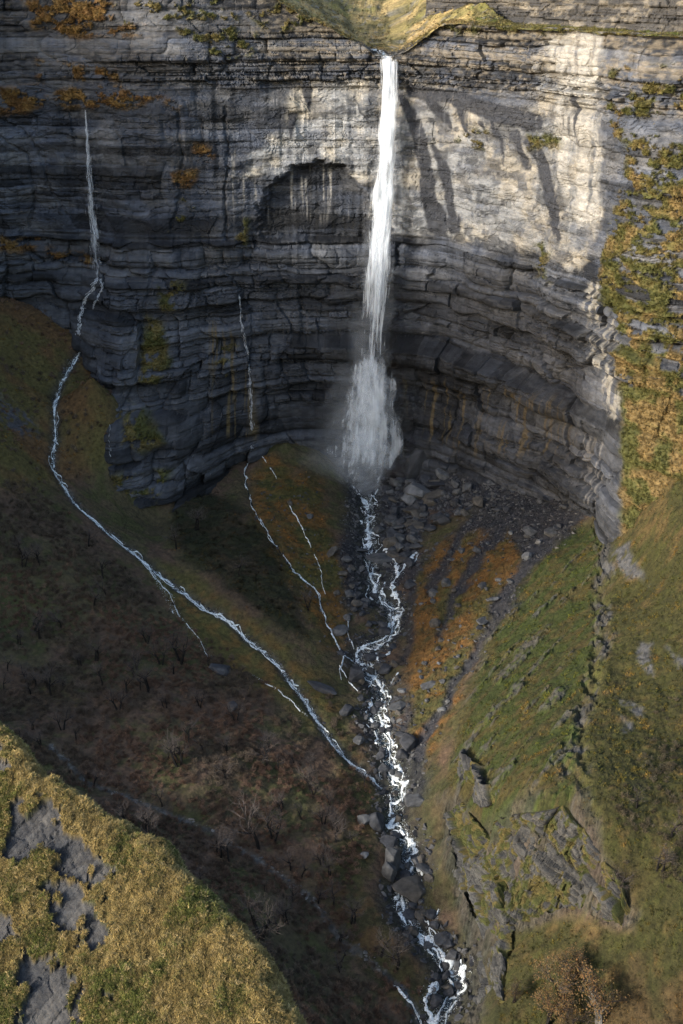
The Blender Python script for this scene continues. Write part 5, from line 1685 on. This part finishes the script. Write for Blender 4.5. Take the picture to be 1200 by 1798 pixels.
# small rubble
def w_rub(x, y, S):
    m = np.maximum(S['scree'] * (1 - 0.8 * S['bracken'] * (1 - S['chan'])), 0.9 * (S['dr'] < 9))
    m = np.maximum(m, 0.22 * S['bracken'])
    m = np.maximum(m, 0.8 * (S['dg'] < 1.6))
    m = np.maximum(m, 0.25 * polymask(S['px'], S['py'], [(-20, 680), (50, 730), (90, 790), (30, 770), (-20, 730)], 8))
    return np.maximum(m, 0.35 * (S['dl'] < 2.5))


x, y, S, r = pick(110000, 805, w_rub)
n = len(x)
z = ground(x, y)
heap = polymask(S['px'], S['py'], [(670, 840), (760, 800), (860, 800), (900, 880), (800, 930), (730, 1010), (670, 960)], 20)
heap = np.maximum(heap, 0.8 * (S['dr'] < 8) * (S['dr'] > 2.5))
sc = 0.35 + (2.2 + 1.6 * heap) * r.random(n) ** (3.5 - 1.6 * heap)
tint = mix((0.05, 0.05, 0.056), (0.16, 0.155, 0.15), r.random(n) ** 1.4)
tint = mix(tint, tint * [2.1, 1.95, 1.75], (S['dg'] < 2.2) * 1.0)
tint = mix(tint, tint * 0.6, (S['dr'] < 5) * 1.0)
scatter('rubble', np.stack([x, y, z + 0.05], -1), rots(r, n, 0.4), np.stack([sc, sc * .8, sc * r.uniform(.6, 1, n)], -1), tint, r.integers(0, 4, n), STONES)

# ================================================================ TREES
M_BARK = m_plain('bark', (0.020, 0.018, 0.017), 0.9, 0.3, 3.0, 0.1)
M_PALEBARK = m_plain('pale_bark', (0.33, 0.31, 0.28), 0.8, 0.3, 3.0, 0.2)
M_CROWN = m_plain('bare_twigs', (0.12, 0.10, 0.09), 0.9, 0.3, 3.0, 0.1)
M_LEAF = [m_plain('autumn_leaf_%d' % k, c, 0.7, 0.3, 2.0, 0.2) for k, c in enumerate(((0.21, 0.115, 0.045), (0.17, 0.115, 0.04), (0.12, 0.085, 0.035)))]


def tube(V, Fc, a, b, ra, rb, n=4):
    d = (b - a).normalized()
    s1 = d.orthogonal().normalized()
    s2 = d.cross(s1)
    i = len(V)
    for p, rad in ((a, ra), (b, rb)):
        for k in range(n):
            th = 2 * math.pi * k / n
            V.append(p + (s1 * math.cos(th) + s2 * math.sin(th)) * rad)
    for k in range(n):
        Fc.append([i + k, i + (k + 1) % n, i + n + (k + 1) % n, i + n + k])


def tree_meshes(seed, h=1.0, leafy=None, bark=None, multi=1):
    """trunk with limbs, and a crown of twigs (or of leaves)"""
    r = random.Random(seed)
    TV, TF, CV, CF = [], [], [], []
    tips = []

    def grow(p, d, l, rad, lev):
        for k in range(3):
            q = p + d * (l / 3)
            (tube(TV, TF, p, q, rad, rad * 0.85) if lev < 2 else tube(CV, CF, p, q, rad, rad * 0.8, 3))
            rad *= 0.85
            p = q
            d = (d + Vector((r.gauss(0, .16), r.gauss(0, .16), r.gauss(0.05, .1)))).normalized()
            if lev < 3 and (k > 0 or lev > 0):
                for _ in range(2 if lev < 2 else 1):
                    s = (d + Vector((r.gauss(0, .75), r.gauss(0, .75), r.gauss(0.1, .35)))).normalized()
                    grow(p, s, l * r.uniform(0.5, 0.72), rad * 0.55, lev + 1)
        tips.append(p)
        if lev >= 2:
            for _ in range(3):
                e = p + (d * 0.8 + Vector((r.gauss(0, .6), r.gauss(0, .6), r.gauss(.2, .4)))) * l * 0.5
                tube(CV, CF, p, e, rad * 0.7, rad * 0.3, 3)
    for k in range(multi):
        grow(Vector((r.gauss(0, .04) * (multi > 1), r.gauss(0, .04) * (multi > 1), -0.02)), Vector((r.gauss(0, .10 + .15 * (multi > 1)), r.gauss(0, .10), 1)).normalized(), 0.52, 0.038, 0)
    out = []
    for V, Fc, m, nm in ((TV, TF, bark or M_BARK, 'trunk'), (CV, CF, M_CROWN, 'crown')):
        out.append(mesh_from(nm, np.array([v[:] for v in V]), np.array(Fc), m))
    if leafy is not None:
        LV, LF = [], []
        for t in tips:
            for _ in range(leafy):
                c = t + Vector((r.gauss(0, .055), r.gauss(0, .055), r.gauss(0, .045)))
                u = Vector((r.gauss(0, 1), r.gauss(0, 1), r.gauss(0, 1))).normalized() * 0.016
                v = u.orthogonal().normalized() * 0.013
                i = len(LV)
                LV.extend([c - u, c + v, c + u, c - v])
                LF.append([i, i + 1, i + 2, i + 3])
        me = mesh_from('leaves', np.array([v[:] for v in LV]), np.array(LF), M_LEAF[0])
        for m in M_LEAF[1:]:
            me.materials.append(m)
        me.polygons.foreach_set('material_index', np.random.default_rng(seed).choice([0, 0, 1, 2], len(LF)).astype(np.int32))
        out.append(me)
    return out


BARE = [tree_meshes(900 + k, multi=1 + k % 2) for k in range(6)]


def tree(name, p, h, meshes, label, group, lean=0.0, rz=None):
    o = thing(name, (p[0], p[1], p[2] - 0.2), label, 'tree', group)
    for nm, me in zip(('trunk', 'crown', 'leaves'), meshes):
        add(nm, me, o)
    o.scale = (h, h, h)
    o.rotation_euler = (0, lean, random.uniform(0, 6.28) if rz is None else rz)
    return o


SPOT = [(455, 1490, 62, 'tallest bare tree standing dark in the middle of the scrub slope'), (480, 1480, 40, 'bare tree just right of the tallest scrub tree'), (222, 1452, 34, 'bare tree behind the near bank beside the side gully'), (262, 1470, 36, 'slim bare tree on the bank edge above the side gully'),
        (268, 1448, 34, 'twin bare tree behind the slim gully tree'), (386, 1506, 40, 'bare tree right of the side gully middle'), (402, 1515, 36, 'leaning bare tree next to the gully middle tree'), (460, 1648, 54, 'bare tree rising beside the lower edge of the near bank'), (488, 1640, 40, 'bare sapling right of the near bank edge tree'),
        (505, 1625, 34, 'thin bare sapling further right of the near bank edge'), (460, 1685, 26, 'low twisted tree touching the near bank edge'), (68, 992, 30, 'bare tree high on the left scrub slope'), (166, 1066, 26, 'crooked bare tree on the upper left slope'), (316, 1164, 40, 'dark bare tree left of the isolated boulder'),
        (180, 1205, 32, 'bare tree in the middle of the left slope'), (264, 1215, 36, 'upright bare tree on the central scrub slope'), (90, 1222, 34, 'bare tree at the far left of the slope'), (313, 1345, 42, 'bare tree above the side gully'), (332, 1310, 34, 'bare tree uphill of the gully tree'), (470, 1345, 36, 'bare tree in lower scrub near the left stream'),
        (310, 965, 30, 'dark bare tree on the shaded knoll crest'), (345, 930, 28, 'bare tree near the top of the shaded knoll'), (420, 1010, 30, 'bare tree on the shaded knoll flank'), (545, 1385, 32, 'bare tree above the stream junction'), (640, 1380, 24, 'small bare tree beside the stream junction'), (540, 1070, 24, 'bare tree at the foot of the shaded knoll'),
        (1118, 1420, 30, 'dark forked tree on the right grassy flank'), (1080, 1590, 44, 'pale bare tree under the lower right crag'), (1180, 1470, 40, 'bare purple-brown tree in the right thicket'), (1160, 1530, 36, 'bare tree at the lower end of the right thicket'), (670, 1680, 44, 'grey bare tree above the lowest rapids on the left'), (700, 1700, 40, 'bare tree closest to the left of the final rapids'),
        (590, 1480, 40, 'wide bare tree over the lower scrub'), (620, 1620, 36, 'grey bare tree beside the lower side gully')]
for k, (px_, py_, hp, lab) in enumerate(SPOT):
    p = hit(px_, py_)
    LAND.append((px_, py_, lab))
    tree('bare_tree', p, px2m(p, hp) * 1.7, BARE[k % 6], lab, 'bare trees on the slopes')
r = np.random.default_rng(77)
k = 0
while k < 100:
    q = r.uniform((0, 900), (700, 1720))
    ins = polymask(np.array([q[0]]), np.array([q[1]]), SCRUB_L, 1)[0] > .5
    if not ins:
        continue
    p = hit(*q)
    zb = bank_height(np.array([p[0]]), np.array([p[1]]))[0][0]
    own = where(q[0], q[1], ['small leafless tree'])
    tree('bare_tree', p, px2m(p, r.uniform(28, 52)), BARE[int(r.integers(0, 6))], own or 'small leafless tree among the brown scrub of the left slope', 'small leafless trees of the left slope')
    k += 1
AUT = [tree_meshes(950 + k, leafy=7, multi=2, bark=M_PALEBARK if k == 0 else M_BARK) for k in range(3)]
for k, (px_, py_, hp, v, lab) in enumerate(((1048, 1800, 95, 0, 'pale trunked tree with sparse orange leaves at the lower right'), (985, 1760, 78, 1, 'orange leaved autumn tree left of the pale trunk'), (960, 1800, 70, 2, 'orange leaved tree at the bottom edge below the crag'),
                                        (1010, 1720, 56, 1, 'small orange leaved tree above the pale trunk'), (905, 1760, 44, 2, 'orange bush tree nearest the river at lower right'), (1000, 1820, 60, 1, 'orange leaved tree cut by the lower edge beside the pale trunk'))):
    p = hit(px_, py_)
    tree('autumn_tree', p, px2m(p, hp) * 1.1, AUT[v], lab, 'autumn trees at the lower right')
